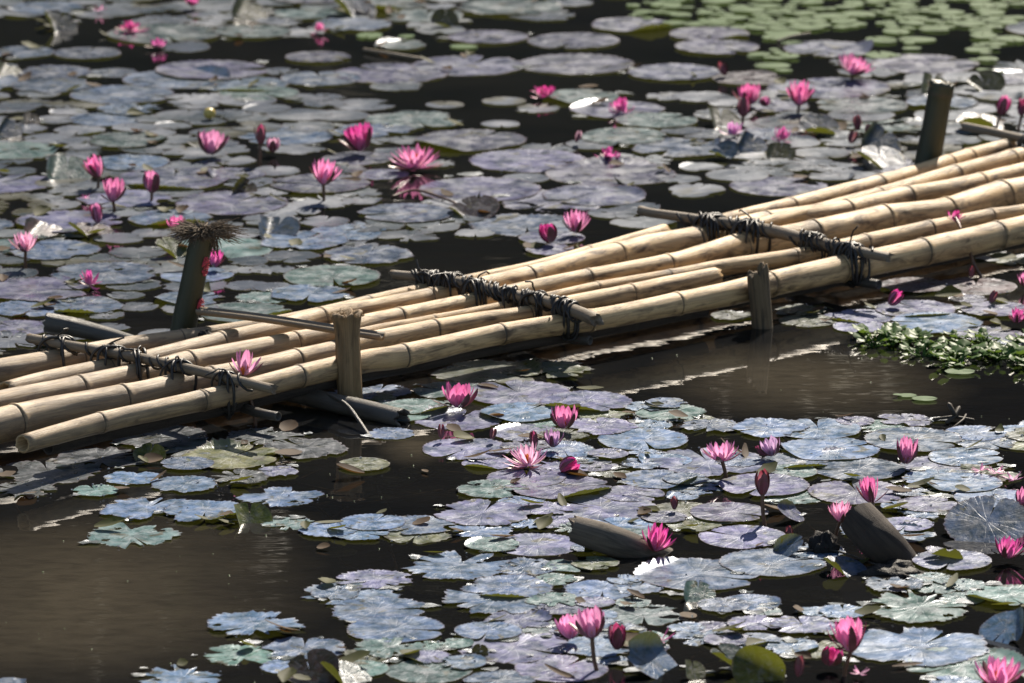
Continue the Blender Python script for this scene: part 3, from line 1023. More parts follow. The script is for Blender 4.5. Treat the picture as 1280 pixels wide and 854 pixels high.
def petal(mb, az, L, W, e0, e1, r0, cup, rng, z0=0.0, twist=0.0):
    NA, NB = 8, 4
    u = Vector((math.cos(az), math.sin(az), 0)); side = Vector((-math.sin(az), math.cos(az), 0))
    p = u * r0 + Vector((0, 0, z0))
    ids = []
    ph = rng.uniform(0, 9)
    for i in range(NA + 1):
        s = i / NA
        e = e0 + (e1 - e0) * s
        d = u * math.cos(e) + Vector((0, 0, math.sin(e)))
        nrm = -u * math.sin(e) + Vector((0, 0, math.cos(e)))
        wd = W * (max(s, 0.02) ** .55) * (max(1 - s, 0) ** .62) * 1.75 + (.03 * W if s < 1 else 0)
        row = []
        for j in range(NB + 1):
            x = -1 + 2 * j / NB
            q = p + side * x * wd * .5 + nrm * (cup * wd * (x * x - .3)) + side * twist * s * L
            q += nrm * .012 * L * mnoise.noise(Vector((s * 3, x * 2, ph)))
            row.append(mb.add(q, (s, x * .5, ph)))
        ids.append(row)
        p = p + d * (L / NA)
    for i in range(NA):
        for j in range(NB):
            mb.f.append((ids[i][j], ids[i][j + 1], ids[i + 1][j + 1], ids[i + 1][j]))


KIND = {
    # petals: (count, length, elev0, elev1, width); sepals the same
    'star': ([(8, 1.0, 8, 30, .24), (8, .97, 24, 44, .23), (7, .88, 40, 60, .23), (6, .75, 52, 72, .23)], [(4, .98, 2, 18, .26)], True),
    'cup': ([(6, 1.0, 26, 58, .29), (7, .98, 42, 68, .28), (6, .9, 56, 80, .27), (5, .75, 66, 86, .24)], [(4, 1.0, 24, 52, .32)], True),
    'half': ([(5, 1.0, 46, 84, .36), (5, .97, 56, 90, .35), (5, .9, 68, 95, .32)], [(4, 1.0, 36, 76, .33)], True),
    'bud': ([(5, 1.0, 56, 110, .46), (4, .94, 62, 110, .42)], [(4, 1.0, 48, 114, .50)], False),
    'tight': ([(4, .98, 64, 108, .34)], [(4, 1.0, 58, 112, .46)], False),
    'loose': ([(4, 1.0, 70, 96, .36), (4, 1.0, 40, 58, .22)], [(2, .95, 28, 50, .2)], True),
    'wilt': ([(7, 1.0, 5, 60, .36), (6, .8, 40, 120, .36), (6, .6, 60, 140, .34)], [(3, .9, -5, 30, .3)], False),
    'petals': ([(4, 1.0, 2, 14, .36), (3, .8, 25, 40, .3)], [], False),
}
FNAME = {'star': 'lily_flower', 'cup': 'lily_flower', 'half': 'lily_flower', 'bud': 'lily_bud', 'tight': 'lily_bud', 'loose': 'lily_flower', 'wilt': 'wilted_lily', 'petals': 'fallen_petal'}
FCAT = {'lily_flower': 'water lily', 'lily_bud': 'lily bud', 'wilted_lily': 'wilted lily', 'fallen_petal': 'petals'}
FGRP = {'lily_flower': 'pink water lilies', 'lily_bud': 'water lily buds', 'wilted_lily': 'wilted lily blooms', 'fallen_petal': 'fallen lily petals'}


def flower(px, pyb, w, h, kind, tint, label, stem=None, lean=0.0, tiltb=0.0, land=None, dark_sepal=True, base_z=None):
    """px,pyb: bottom of the bloom in the photo; w,h its size in photo pixels; stem: where the stalk meets the water"""
    rng = random.Random(int(px * 13 + pyb * 7))
    if base_z is not None:
        bp = at(px, pyb, base_z); root_p = Vector(bp)
    elif stem:
        root_p = at(stem[0], stem[1], 0.0)
        bp = at_y(px, pyb, root_p.y)
    else:
        bp = at(px, pyb, 0.012); root_p = Vector((bp.x, bp.y, 0.0))
    k = mpp(bp)
    petals, sepals, hasst = KIND[kind]
    mb = MB(); ms = MB()
    aoff = rng.uniform(0, 6)
    for wi, (n, ln, e0, e1, wd) in enumerate(petals):
        for i in range(n):
            j = .06 if kind != 'wilt' else .4
            petal(mb, aoff + 2 * PI * (i + .5 * (wi % 2)) / n + rng.gauss(0, j * 1.2), ln * rng.uniform(.92, 1.05), wd * rng.uniform(.9, 1.1),
                  R(e0 + rng.gauss(0, 60 * j)), R(e1 + rng.gauss(0, 80 * j)), .05, -.16, rng, .02 + .012 * wi)
    for (n, ln, e0, e1, wd) in sepals:
        droop = rng.randrange(n) if kind == 'half' and rng.random() < .6 else -1
        for i in range(n):
            if i == droop:
                petal(ms, aoff + 2 * PI * (i + .25) / n, ln * 1.05, wd * .7, R(18), R(30), .06, -.16, rng, 0)
                continue
            petal(ms, aoff + 2 * PI * (i + .25) / n + rng.gauss(0, .1), ln * rng.uniform(.95, 1.03), wd, R(e0 + rng.gauss(0, 4)), R(e1 + rng.gauss(0, 6)), .06, -.16, rng, 0)
    # fit the bloom to the size it has in the photo
    allv = mb.v if kind == 'half' else mb.v + ms.v
    wx = max(v[0] for v in allv) - min(v[0] for v in allv)
    hz = max(v[2] for v in allv)
    sxy = w * k / wx
    sz = max(min(h * k * .95 / hz, sxy * 1.5), sxy * .62)
    lean += rng.gauss(0, .13)
    rot = Matrix.Rotation(lean, 3, 'Y') @ Matrix.Rotation(tiltb, 3, 'X')
    S = Matrix.Diagonal((sxy, sxy, sz))
    for q in (mb, ms):
        q.v = [tuple(rot @ (S @ Vector(v))) for v in q.v]
    root = empty(FNAME[kind], root_p)
    nm = FNAME[kind]
    tag(root, label, FCAT[nm], FGRP[nm])
    off = bp - root_p
    o = mb.build('petals', M['petal'], root); o.location = off
    t = TINT[tint]
    f = rng.uniform(.85, 1.1); gg = rng.uniform(.7, 1.35)
    o.color = (min(t[0] * f, 1), min(t[1] * f * gg, .8), min(t[2] * f * (gg * .4 + .6), .85), 1)
    if ms.v:
        s_ = ms.build('sepals', M['sepal'], root); s_.location = off
        if tint in 'bd' or kind in ('tight', 'bud') or dark_sepal: pass
    if hasst:
        mst = MB()
        Ls = .42 * min(sz, sxy)
        for i in range(26):
            a = rng.uniform(0, 2 * PI); e = rng.uniform(.9, 1.5)
            d = Vector((math.cos(a) * math.cos(e), math.sin(a) * math.cos(e), math.sin(e)))
            b0 = Vector((math.cos(a), math.sin(a), 0)) * .04 * sxy + Vector((0, 0, .05 * sz))
            c1 = b0 + d * Ls * .7; c2 = c1 + Vector((-math.cos(a) * .1, -math.sin(a) * .1, .95)) * Ls * .4
            tube(mst, [b0, c1, c2], [.026 * sxy, .03 * sxy, .008 * sxy], 5)
        mst.v = [tuple(rot @ Vector(v)) for v in mst.v]
        x = mst.build('stamens', M['stamen'], root); x.location = off
    # stalk
    if base_z is None and off.z > 0.015:
        pt = []
        bend = Vector((rng.uniform(-.012, .012), rng.uniform(-.01, .01), 0))
        for i in range(9):
            u = i / 8
            pt.append(Vector((0, 0, -.06)).lerp(off + Vector((0, 0, .004)), u) + bend * math.sin(u * PI))
        sm = MB(); tube(sm, pt, [max(.0036, .0045)] * 9, 9)
        sm.build('stem', M['stem'], root)
    if land: LAND.append((land, px, pyb))
    return root


# near blooms, then the far ones: (px, bottom, w, h, kind, tint, label, stem, lean, land)
FL = [
    (304, 470, 44, 38, 'loose', 'p', 'half opened pink lily standing against the near crosspiece of the raft', (322, 532), 0, 'lily at the crosspiece'),
    (572, 510, 40, 34, 'half', 'p', 'pink lily just below the raft, one petal lying flat beside it', None, 0, 'lily below the raft'),
    (705, 536, 33, 33, 'half', 'p', 'deep pink cupped lily standing behind the wide open pale star lily', None, 0, 'cupped pink lily'),
    (660, 583, 60, 30, 'star', 'l', 'wide open pale pink star lily with orange stamens among round pads', None, 0, 'pale star lily'),
    (691, 559, 24, 24, 'half', 'v', 'small mauve lily squeezed between the pale star lily and cupped lily', None, .15, None),
    (668, 560, 11, 24, 'tight', 'd', 'thin dark closed bud behind the pale star lily', None, -.1, None),
    (700, 588, 24, 28, 'bud', 'm', 'fat magenta bud tilted over beside the pale star lily', None, .9, 'tilted magenta bud'),
    (902, 577, 54, 28, 'cup', 'p', 'soft pink cup lily raised on a tall stem near round lilac pads', (901, 599), 0, 'tall stemmed cup lily'),
    (966, 570, 26, 26, 'half', 'v', 'whitish lilac lily low on the pads beside the tall cup lily', None, 0, 'whitish lilac lily'),
    (957, 569, 9, 18, 'tight', 'd', 'tiny slanting bud leaning away from the whitish lilac lily', None, -.8, None),
    (953, 619, 19, 36, 'tight', 'b', 'dark maroon closed bud on a leaning stalk over a round pad', (966, 656), 0, 'dark maroon bud'),
    (1132, 580, 27, 37, 'half', 'p', 'bright upright pink lily with dark sepals at the far pads, before open water', None, 0, 'upright bright lily'),
    (1090, 629, 24, 40, 'half', 'p', 'tall pink bud with one drooping sepal right behind the leaning stump', (1091, 645), 0, 'bud behind the stump'),
    (1050, 653, 36, 31, 'cup', 'l', 'light pink lily touching the sawn end of the leaning stump', (1036, 676), .05, 'lily at stump end'),
    (986, 672, 10, 16, 'tight', 'b', 'tiny brown bud on the water below the dark maroon bud', None, .05, None),
    (818, 689, 46, 42, 'cup', 'm', 'full magenta lily floating right beside the pale slanting log', None, .15, 'lily by slanting log'),
    (740, 798, 38, 42, 'half', 'p', 'large pink lily with dark outer sepals on a tall bent stalk', (760, 838), 0, 'large stalked lily'),
    (714, 799, 32, 34, 'half', 'p', 'pink lily half hidden behind the large stalked lily', None, -.15, None),
    (771, 812, 23, 38, 'bud', 'd', 'plump dark pink bud standing before the curled pale leaf', None, -.05, 'plump dark pink bud'),
    (826, 802, 42, 26, 'petals', 'p', 'splayed mauve lily petals lying on a pad behind the curled leaf', None, 0, None),
    (1064, 815, 40, 48, 'half', 'p', 'tall deep pink lily on a thick stalk nearest the large ragged pad', (1058, 846), 0, 'tall deep pink lily'),
    (1036, 832, 27, 26, 'bud', 'm', 'wrinkled pink bud crouching beside the tall deep pink lily', None, 0, None),
    (998, 846, 13, 30, 'tight', 'b', 'narrow brown bud beside the folded yellow leaf', None, 0, 'narrow brown bud'),
    (1075, 842, 26, 10, 'petals', 'l', 'pale petals floating beneath the tall deep pink lily', None, 0, None),
    (1247, 860, 66, 42, 'cup', 'p', 'big open pink lily at the pond corner in front of all pads', None, 0, 'big corner lily'),
    (1258, 698, 42, 30, 'cup', 'm', 'magenta lily leaning sideways beside the big raised blue leaf', None, .35, 'sideways magenta lily'),
    (1277, 636, 18, 40, 'half', 'p', 'slim pink bud over the top edge of the big raised leaf', (1278, 645), 0, None),
    (1225, 588, 22, 8, 'petals', 'l', 'first of three pale petals adrift beyond the raised blue leaf, the smallest', None, 0, None),
    (1246, 591, 24, 10, 'petals', 'l', 'middle one of three pale pink petal clusters adrift on blue pads', None, 0, 'pale drifting petals'),
    (1267, 600, 26, 13, 'petals', 'l', 'largest of three pale petal clusters adrift, closest to the slim bud', None, 0, None),
    (1271, 404, 26, 32, 'cup', 'm', 'deep pink lily beyond the green floating plants beneath the raft end', None, .1, 'lily past green plants'),
    (1280, 358, 22, 30, 'cup', 'p', 'pink lily with a pointing petal nearest the raft edge, beyond the purple pad', None, 0, None),
    (1112, 381, 16, 24, 'bud', 'm', 'pink bud tipped over on the water below the raft crosspiece end', None, .85, 'tipped over pink bud'),
    (1214, 347, 8, 16, 'tight', 'b', 'little brown bud poking up behind the purple pad under the raft', None, -.1, None),
    (1239, 378, 10, 17, 'tight', 'b', 'little brown bud poking up in front of the purple pad', None, 0, None),
    (843, 637, 10, 19, 'tight', 'b', 'single short brown bud on the pads above the floating magenta lily', None, 0, None),
    (552, 548, 9, 20, 'tight', 'b', 'pointed brown bud beside a torn pad below the raft lily', None, .1, None),
    (615, 549, 9, 16, 'tight', 'b', 'blunt brown bud between the raft lily and the pale star lily', None, .2, None),
    # behind the raft
    (719, 291, 37, 32, 'cup', 'p', 'bright pink lily mirrored in dark water just behind the raft', None, .15, 'mirrored pink lily'),
    (688, 303, 24, 27, 'bud', 'm', 'leaning magenta bud beside the mirrored pink lily', None, -.35, None),
    (268, 334, 19, 24, 'half', 'm', 'small magenta lily peeping out behind the dark green shaft', None, 0, None),
    (222, 290, 22, 22, 'half', 'p', 'pink petals half hidden behind the shaggy root tuft', None, -.2, None),
    (32, 315, 38, 28, 'cup', 'l', 'light pink open lily on a straight stalk beyond the grey log', (34, 336), 0, 'light pink stalked lily'),
    (112, 356, 31, 32, 'wilt', 'm', 'crumpled dark magenta lily on pads beyond the grey log', None, 0, 'crumpled magenta lily'),
    (123, 279, 15, 28, 'bud', 'p', 'lowest slim pink bud of the cluster of three', None, .05, None),
    (141, 252, 27, 33, 'half', 'p', 'open topped pink bud, nearest of the cluster of three', (133, 266), .1, 'cluster of pink buds'),
    (124, 222, 22, 32, 'half', 'p', 'upper pink bud with a splayed sepal in the cluster of three', (128, 236), -.1, None),
    (107, 248, 14, 10, 'petals', 'm', 'stray magenta petals on a pad next to the cluster of buds', None, 0, None),
    (190, 241, 22, 31, 'bud', 'p', 'single pink and maroon bud on a short stalk in dark water', (193, 252), 0, 'lone maroon pink bud'),
    (262, 193, 37, 33, 'half', 'p', 'lilac pink lily with one dark sepal below the yellow fruit', None, .1, 'lily below yellow fruit'),
    (326, 181, 15, 28, 'tight', 'd', 'dark pink bud on a straight stalk mirrored in black water', (327, 207), 0, None),
    (341, 190, 17, 20, 'bud', 'l', 'pale pink bud low beside the dark stalked bud', None, .1, 'low pale bud'),
    (404, 231, 42, 36, 'cup', 'p', 'pink cup lily on a short red stalk, alone among pads', (401, 252), 0, 'red stalked cup lily'),
    (452, 189, 36, 37, 'half', 'm', 'tall magenta lily with one long petal stretched toward the star lily', None, 0, 'tall magenta lily'),
    (519, 210, 72, 30, 'star', 'p', 'widest open hot pink star lily above its own reflection', None, 0, 'hot pink star lily'),
    (680, 121, 38, 15, 'wilt', 'm', 'toppled magenta bloom lying on its side behind the raft', None, .2, 'toppled magenta bloom'),
    (776, 139, 34, 19, 'wilt', 'm', 'crumpled crimson bloom on the pads past the toppled magenta one', None, 0, 'crumpled crimson bloom'),
    (760, 197, 34, 15, 'wilt', 'm', 'shrivelled pink bloom with a hooked stalk on the middle pads', None, 0, 'shrivelled pink bloom'),
    (938, 131, 28, 29, 'half', 'p', 'full pink lily heading a group of small buds', None, 0, 'group leading lily'),
    (929, 146, 17, 28, 'tight', 'd', 'dark red bud leaning in front of the full pink lily', (932, 156), -.15, None),
    (958, 133, 14, 14, 'bud', 'p', 'tiny round pink bud next to the full pink lily', None, 0, None),
    (915, 168, 31, 18, 'wilt', 'v', 'wilting purple bloom in front of the dark red bud', None, .1, 'wilting purple bloom'),
    (999, 132, 38, 35, 'cup', 'p', 'high open pink lily on a stalk past the group of buds', (1004, 142), 0, 'high open lily'),
    (976, 174, 26, 24, 'wilt', 'm', 'rumpled magenta lily beside a glossy upturned leaf', None, 0, 'rumpled magenta lily'),
    (1065, 93, 52, 26, 'cup', 'p', 'broad pink lily open flat over dark water beyond the cut post', (1066, 102), 0, 'broad far pink lily'),
    (1072, 163, 11, 21, 'tight', 'b', 'tallest of three brown buds before the dark cut post', None, -.1, None),
    (1063, 179, 12, 19, 'tight', 'b', 'nearest and thickest of three brown buds before the cut post', None, 0, 'three brown buds'),
    (1083, 168, 8, 15, 'tight', 'b', 'smallest of three brown buds before the dark cut post', None, .1, None),
    (1251, 144, 18, 28, 'bud', 'p', 'pink bud on a short stalk beside the raft far end lashing', (1247, 162), .12, 'bud by far lashing'),
    (1277, 145, 13, 29, 'bud', 'd', 'darker slim bud next to the pink bud at the far lashing', (1271, 166), .1, None),
    (720, 178, 8, 17, 'tight', 'l', 'pale grey bud tip mirrored in dark water between pads', None, 0, None),
    (907, 94, 12, 21, 'tight', 'b', 'brown bud tipped toward the broad blue pads far out', None, -.4, None),
    (400, 38, 26, 11, 'wilt', 'p', 'blurred pink bloom on the far pads, next to open water', None, 0, None),
    (163, 38, 46, 13, 'wilt', 'm', 'blurred flattened magenta bloom on the far pads', None, 0, 'far flattened bloom'),
    (197, 58, 28, 12, 'wilt', 'm', 'blurred pink bloom half sunk beneath the flattened magenta bloom', None, 0, None),
    (241, 8, 16, 14, 'half', 'm', 'small blurred magenta lily at the farthest edge of the pads', None, 0, 'farthest magenta lily'),
    (125, 13, 19, 8, 'petals', 'l', 'peach coloured petals on the farthest pads', None, 0, None),
]
for (px, py, w_, h_, kd, ti, lb, stm, ln, land) in FL:
    flower(px, py, w_, h_, kd, ti, lb, stm, ln, 0, land)
# lily dropped on the raft itself
wilt = flower(1192, 275, 25, 15, 'wilt', 'm', 'wilted magenta lily head dropped on the raft poles', None, .3, 0, None, base_z=.125)
q_ = thin('stem', [(1194, 272), (1198, 279), (1201, 286)], [.135, .125, .118], 2, None, None, M['stem'])
q_.location -= wilt.location; q_.parent = wilt

# ------------------------------------------------------------------ lily pads
def pad_mesh(seed, kind):
    """unit-radius pad: round / toothed / ragged / torn / holed / curled"""
    rr = random.Random(seed)
    SEG, RG = 132, 9
    notch = rr.uniform(.05, .16)
    open_n = rr.uniform(.03, .22)
    teeth = rr.randint(34, 46)
    bites = []
    nb = {'round': 0, 'toothed': 0, 'ragged': 3, 'torn': 5, 'holed': 2, 'curled': 1}[kind]
    for _ in range(nb):
        bites.append((rr.uniform(.3, 2 * PI - .3), rr.uniform(.07, .30), rr.uniform(.14, .55) if kind in ('torn', 'holed') else rr.uniform(.08, .26)))
    ta = {'round': .010, 'toothed': .036, 'ragged': .04, 'torn': .045, 'holed': .034, 'curled': .02}[kind]
    na = {'round': .025, 'toothed': .05, 'ragged': .14, 'torn': .21, 'holed': .09, 'curled': .04}[kind]
    fold = None
    if kind == 'curled':
        fold = (PI / 2 + rr.gauss(0, .5), rr.uniform(.0, .4), rr.uniform(.7, 1.7))
    elif rr.random() < .12:
        fold = (rr.uniform(0, 2 * PI), rr.uniform(.62, .85), rr.uniform(.2, .8))
    holes = []
    if kind in ('holed', 'torn'):
        for _ in range(rr.randint(1, 4)):
            a = rr.uniform(0, 2 * PI); q = rr.uniform(.35, .85)
            holes.append((q * math.cos(a), q * math.sin(a), rr.uniform(.05, .13)))
    mb = MB()
    wav = rr.uniform(.002, .007); wp = rr.uniform(0, 9)
    ids = []
    ctr = None
    for i in range(RG + 1):
        f = (i / RG) ** .8
        row = []
        for j in range(SEG + 1):
            t = j / SEG
            # the slit opens towards the rim
            a = open_n * .5 * min(1, f * 1.1) + t * (2 * PI - open_n * min(1, f * 1.1))
            lim = 1.0
            lim *= 1 + na * mnoise.noise(Vector((math.cos(a) * 1.6, math.sin(a) * 1.6, seed * 3.1))) + na * .55 * mnoise.noise(Vector((math.cos(a) * 6, math.sin(a) * 6, seed * 1.7)))
            if kind in ('ragged', 'torn', 'holed'):
                lim += na * .45 * mnoise.noise(Vector((math.cos(a) * 19, math.sin(a) * 19, seed)))
            for (ba, bw, bd) in bites:
                d = abs((a - ba + PI) % (2 * PI) - PI)
                if d < bw: lim *= 1 - bd * (1 - (d / bw) ** 2) ** .6
            tooth = abs(((a * teeth / (2 * PI)) % 1) - .5) * 2
            # rounded lobes at the slit
            ed = min(t, 1 - t) * 2 * PI
            lim *= 1 - .12 * math.exp(-(ed / .10) ** 2)
            rad_ = f * lim + (ta * (tooth - .5) if i >= RG - 1 else 0) * (1 if i == RG else .4)
            x, y = rad_ * math.cos(a), rad_ * math.sin(a)
            z = wav * f ** 2 * math.sin(3 * a + wp) + .012 * f ** 3 * mnoise.noise(Vector((math.cos(a) * 3, math.sin(a) * 3, seed + 5)))
            z += (.028 if kind in ('ragged', 'torn') else .012) * mnoise.noise(Vector((x * 2.2, y * 2.2, seed))) * f
            if i == RG: z += .008 * tooth
            elif i == RG - 1: z += .004
            row.append(Vector((x, y, z)))
        ids.append(row)
    if fold:
        fa, fc, ph = fold
        u = Vector((math.cos(fa), math.sin(fa), 0))
        rc = .42 if kind == 'curled' else .22
        for row in ids:
            for p in row:
                d = p.dot(u) - fc
                if d > 0:
                    th = min(d / rc, ph)
                    rest = d - th * rc
                    nx = rc * math.sin(th) + rest * math.cos(th)
                    nz = rc * (1 - math.cos(th)) + rest * math.sin(th)
                    q = p - u * d
                    p.x = q.x + u.x * nx; p.y = q.y + u.y * nx; p.z = q.z + nz
    vi = []
    for i, row in enumerate(ids):
        vi.append([mb.add(p, (j / SEG, i / RG, seed * .37)) for j, p in enumerate(row)])
    for i in range(RG):
        for j in range(SEG):
            c = (ids[i][j] + ids[i + 1][j + 1]) / 2
            if any((c.x - hx) ** 2 + (c.y - hy) ** 2 < hr * hr for hx, hy, hr in holes): continue
            if i == 0:
                mb.f.append((vi[0][j], vi[1][j], vi[1][j + 1]))
            else:
                mb.f.append((vi[i][j], vi[i + 1][j], vi[i + 1][j + 1], vi[i][j + 1]))
    return mb.mesh('lily_pad_' + kind)


VAR = {k_: [] for k_ in ('round', 'toothed', 'ragged', 'torn', 'holed', 'curled')}
sd_ = 1
for k_, n_ in (('round', 6), ('toothed', 7), ('ragged', 8), ('torn', 8), ('holed', 5), ('curled', 7)):
    for _ in range(n_):
        me = pad_mesh(sd_, k_); me.materials.append(M['old_pad' if k_ == 'curled' else 'pad'])
        VAR[k_].append(me); sd_ += 1
TONE = {'lilac': (.100, .100, .180), 'blue grey': (.064, .110, .195), 'green': (.066, .120, .110), 'bronze': (.085, .045, .04), 'olive': (.075, .080, .020), 'dark': (.03, .033, .028)}  # dark: pads under the raft's left end, its shade put into their colour
PADS = []          # dicts for labels
GW, GH = 4, 2      # coverage raster cell in photo pixels
cover = {}


def ell(px, py, w_):
    d = PITCH + (py - 427) / FPX
    return w_ / 2, w_ / 2 * math.sin(d)


def mark(px, py, w_):
    a, b = ell(px, py, w_)
    for gx in range(int((px - a) / GW), int((px + a) / GW) + 1):
        for gy in range(int((py - b) / GH), int((py + b) / GH) + 1):
            if ((gx * GW - px) / a) ** 2 + ((gy * GH - py) / b) ** 2 <= 1: cover[(gx, gy)] = cover.get((gx, gy), 0) + 1


def overlap(px, py, w_):
    a, b = ell(px, py, w_)
    n = c = 0
    for gx in range(int((px - a) / GW), int((px + a) / GW) + 1):
        for gy in range(int((py - b) / GH), int((py + b) / GH) + 1):
            if ((gx * GW - px) / a) ** 2 + ((gy * GH - py) / b) ** 2 <= 1:
                n += 1; c += (gx, gy) in cover
    return c / max(n, 1)


r4 = random.Random(21)
NPAD = [0]


def pad(px, py, w_, kind, tone, rot=None, z=None, tilt=None, label=None):
    k_ = NPAD[0]; NPAD[0] += 1
    zz = ((.0008 + .0007 * (k_ % 9)) if kind in ('ragged', 'torn') else (.0014 + .0006 * (k_ % 11))) if z is None else z
    p = at(px, py, zz)
    o = bpy.data.objects.new('lily_pad', r4.choice(VAR[kind]))
    COL.objects.link(o)
    s_ = w_ / 2 * mpp(p)
    o.location = p
    o.scale = (s_, s_, s_)
    tl = tilt if tilt else (r4.gauss(0, .004), r4.gauss(0, .004))
    rz = r4.uniform(0, 2 * PI) if rot is None else rot
    o.rotation_euler = (Matrix.Rotation(tl[0], 3, 'X') @ Matrix.Rotation(tl[1], 3, 'Y') @ Matrix.Rotation(rz, 3, 'Z')).to_euler()
    c = TONE[tone]
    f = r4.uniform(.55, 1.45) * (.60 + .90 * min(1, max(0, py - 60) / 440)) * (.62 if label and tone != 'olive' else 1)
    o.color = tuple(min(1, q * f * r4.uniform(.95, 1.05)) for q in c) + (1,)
    o['group'] = 'lily pads on the pond'
    o['category'] = 'lily pad'
    mark(px, py, w_)
    PADS.append(dict(o=o, px=px, py=py, w=w_, kind=kind, tone=tone, label=label, s=s_))
    return o


HAND = """60 590 130 ragged dark
125 573 110 torn dark
28 612 84 torn dark
240 560 110 ragged dark
382 560 104 ragged dark
332 546 92 torn dark
200 545 120 ragged dark
300 596 70 torn dark
455 580 66 round olive
955 606 114 round lilac
911 640 98 round lilac
928 671 110 round lilac
872 718 140 toothed blue
965 703 119 toothed blue
904 756 60 ragged blue
945 778 64 ragged lilac
1003 781 75 ragged lilac
1054 764 55 ragged blue
890 786 58 ragged lilac
877 797 65 torn blue
989 807 66 ragged blue
938 813 52 torn blue
1149 808 155 ragged blue
1207 830 140 toothed green
1149 758 122 torn green
1258 744 90 toothed green
1118 730 66 torn blue
1169 734 56 ragged green
1203 748 52 ragged green
1190 700 100 round lilac
1133 655 62 toothed lilac
1159 630 68 toothed lilac
1203 603 100 round blue
1176 598 86 ragged blue
1173 582 86 toothed lilac
1071 615 110 toothed lilac
1074 586 104 toothed blue
993 577 78 toothed blue
1054 571 62 ragged lilac
1207 571 94 round blue
1240 622 96 round blue
885 577 130 ragged lilac
925 576 56 ragged blue
857 598 52 toothed blue
853 620 42 round blue
860 650 34 ragged blue
440 742 100 torn blue
471 762 112 ragged blue
495 786 112 toothed blue
488 809 78 torn green
450 666 66 ragged blue
410 662 66 ragged blue
522 656 84 ragged blue
603 641 112 ragged lilac
613 657 52 torn blue
671 681 98 toothed lilac
573 707 110 torn blue
658 708 70 torn blue
712 707 56 ragged green
695 724 50 ragged green
620 748 116 torn blue
637 734 100 ragged blue
692 749 62 torn green
610 788 76 toothed blue
644 808 132 ragged lilac
678 785 62 torn green
702 836 106 toothed lilac
535 839 96 toothed green
450 836 66 toothed green
624 850 76 ragged blue
746 808 80 ragged blue
804 798 60 ragged green
804 768 94 ragged green
753 737 86 ragged blue
797 734 56 ragged blue
702 609 112 toothed lilac
658 597 88 toothed lilac
610 579 66 round lilac
743 582 54 toothed lilac
753 636 126 toothed lilac
685 635 58 ragged lilac
790 617 82 round lilac
824 599 86 toothed blue
831 575 62 toothed blue
692 653 52 ragged lilac
773 658 82 ragged blue
831 646 52 toothed lilac
760 567 52 round lilac
183 635 94 torn blue
257 638 96 ragged blue
350 621 88 torn blue
362 655 58 torn green
164 669 100 torn green
166 597 66 ragged blue
231 605 76 ragged blue
119 613 54 ragged green
234 579 60 toothed blue
346 589 46 ragged lilac
318 781 108 torn blue
302 819 84 torn green
380 811 96 ragged blue
357 833 58 ragged blue
228 847 98 torn blue
418 741 56 ragged blue
10 853 40 ragged blue
289 571 126 ragged olive
648 491 118 toothed lilac
732 502 102 toothed lilac
651 515 92 toothed blue
573 525 100 ragged lilac
488 542 56 ragged blue
658 541 78 toothed lilac
583 561 100 toothed lilac
705 563 72 toothed blue
804 549 102 toothed blue
750 532 78 ragged lilac
804 508 44 torn blue
817 522 52 torn blue
722 572 50 ragged blue
610 466 136 ragged olive
522 508 72 toothed green
471 497 52 ragged olive
560 488 80 ragged green
690 462 90 torn olive
887 532 64 torn blue
962 534 86 ragged blue
1023 536 96 toothed blue
1037 561 112 toothed blue
1103 532 54 ragged green
1142 549 108 toothed blue
1234 553 66 ragged blue
1274 538 54 ragged blue
914 394 54 ragged olive
1010 401 72 toothed olive
1003 387 60 ragged olive
1077 396 78 ragged lilac
1074 408 60 toothed lilac
1145 386 90 toothed lilac
1169 403 106 toothed blue
1234 417 76 toothed lilac
1244 386 76 toothed lilac
1268 428 44 round blue
1142 356 84 round bronze
1220 358 102 round bronze
1210 373 48 round lilac
1234 318 60 ragged olive
1268 326 50 ragged olive
27 65 74 toothed blue
109 66 76 toothed blue
204 42 126 toothed green
316 39 86 toothed green
265 87 125 toothed lilac
68 90 86 ragged blue
143 91 60 ragged blue
221 99 120 toothed blue
306 106 100 toothed blue
401 98 92 toothed blue
323 116 90 toothed green
153 118 118 toothed blue
68 106 96 ragged blue
397 71 82 round lilac
163 203 98 round blue
217 223 126 toothed lilac
295 217 76 round lilac
400 229 112 toothed lilac
290 254 128 toothed lilac
488 92 128 toothed lilac
586 82 125 toothed lilac
719 80 130 toothed lilac
717 51 116 round lilac
610 46 90 toothed lilac
790 31 92 toothed lilac
843 90 116 round lilac
897 58 106 round lilac
887 42 100 round lilac
588 175 125 toothed lilac
661 201 133 toothed lilac
763 217 146 toothed lilac
600 237 138 toothed lilac
743 244 116 toothed lilac
692 252 118 ragged lilac
658 281 128 ragged blue
508 266 106 toothed blue
518 150 112 ragged green
780 170 98 toothed green
726 120 86 toothed green
821 150 92 toothed green
478 218 68 round lilac
447 198 90 round lilac
1037 61 116 round lilac
1156 80 118 toothed lilac
1037 110 136 toothed lilac
935 98 90 round bronze
690 297 84 round lilac
690 312 66 round lilac
460 318 100 ragged blue
415 345 110 toothed green
380 300 100 ragged blue
440 290 90 ragged blue
330 372 64 ragged green
40 385 90 toothed blue
20 410 80 toothed lilac
105 382 92 ragged blue
500 56 60 ragged green
530 20 90 ragged green
440 30 90 ragged blue
640 8 120 ragged green
"""
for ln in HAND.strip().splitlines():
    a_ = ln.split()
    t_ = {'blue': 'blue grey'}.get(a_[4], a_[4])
    pad(float(a_[0]), float(a_[1]), float(a_[2]) * (1.0 if a_[3] == 'round' or t_ in ('olive', 'dark') else 1.12), a_[3], t_)

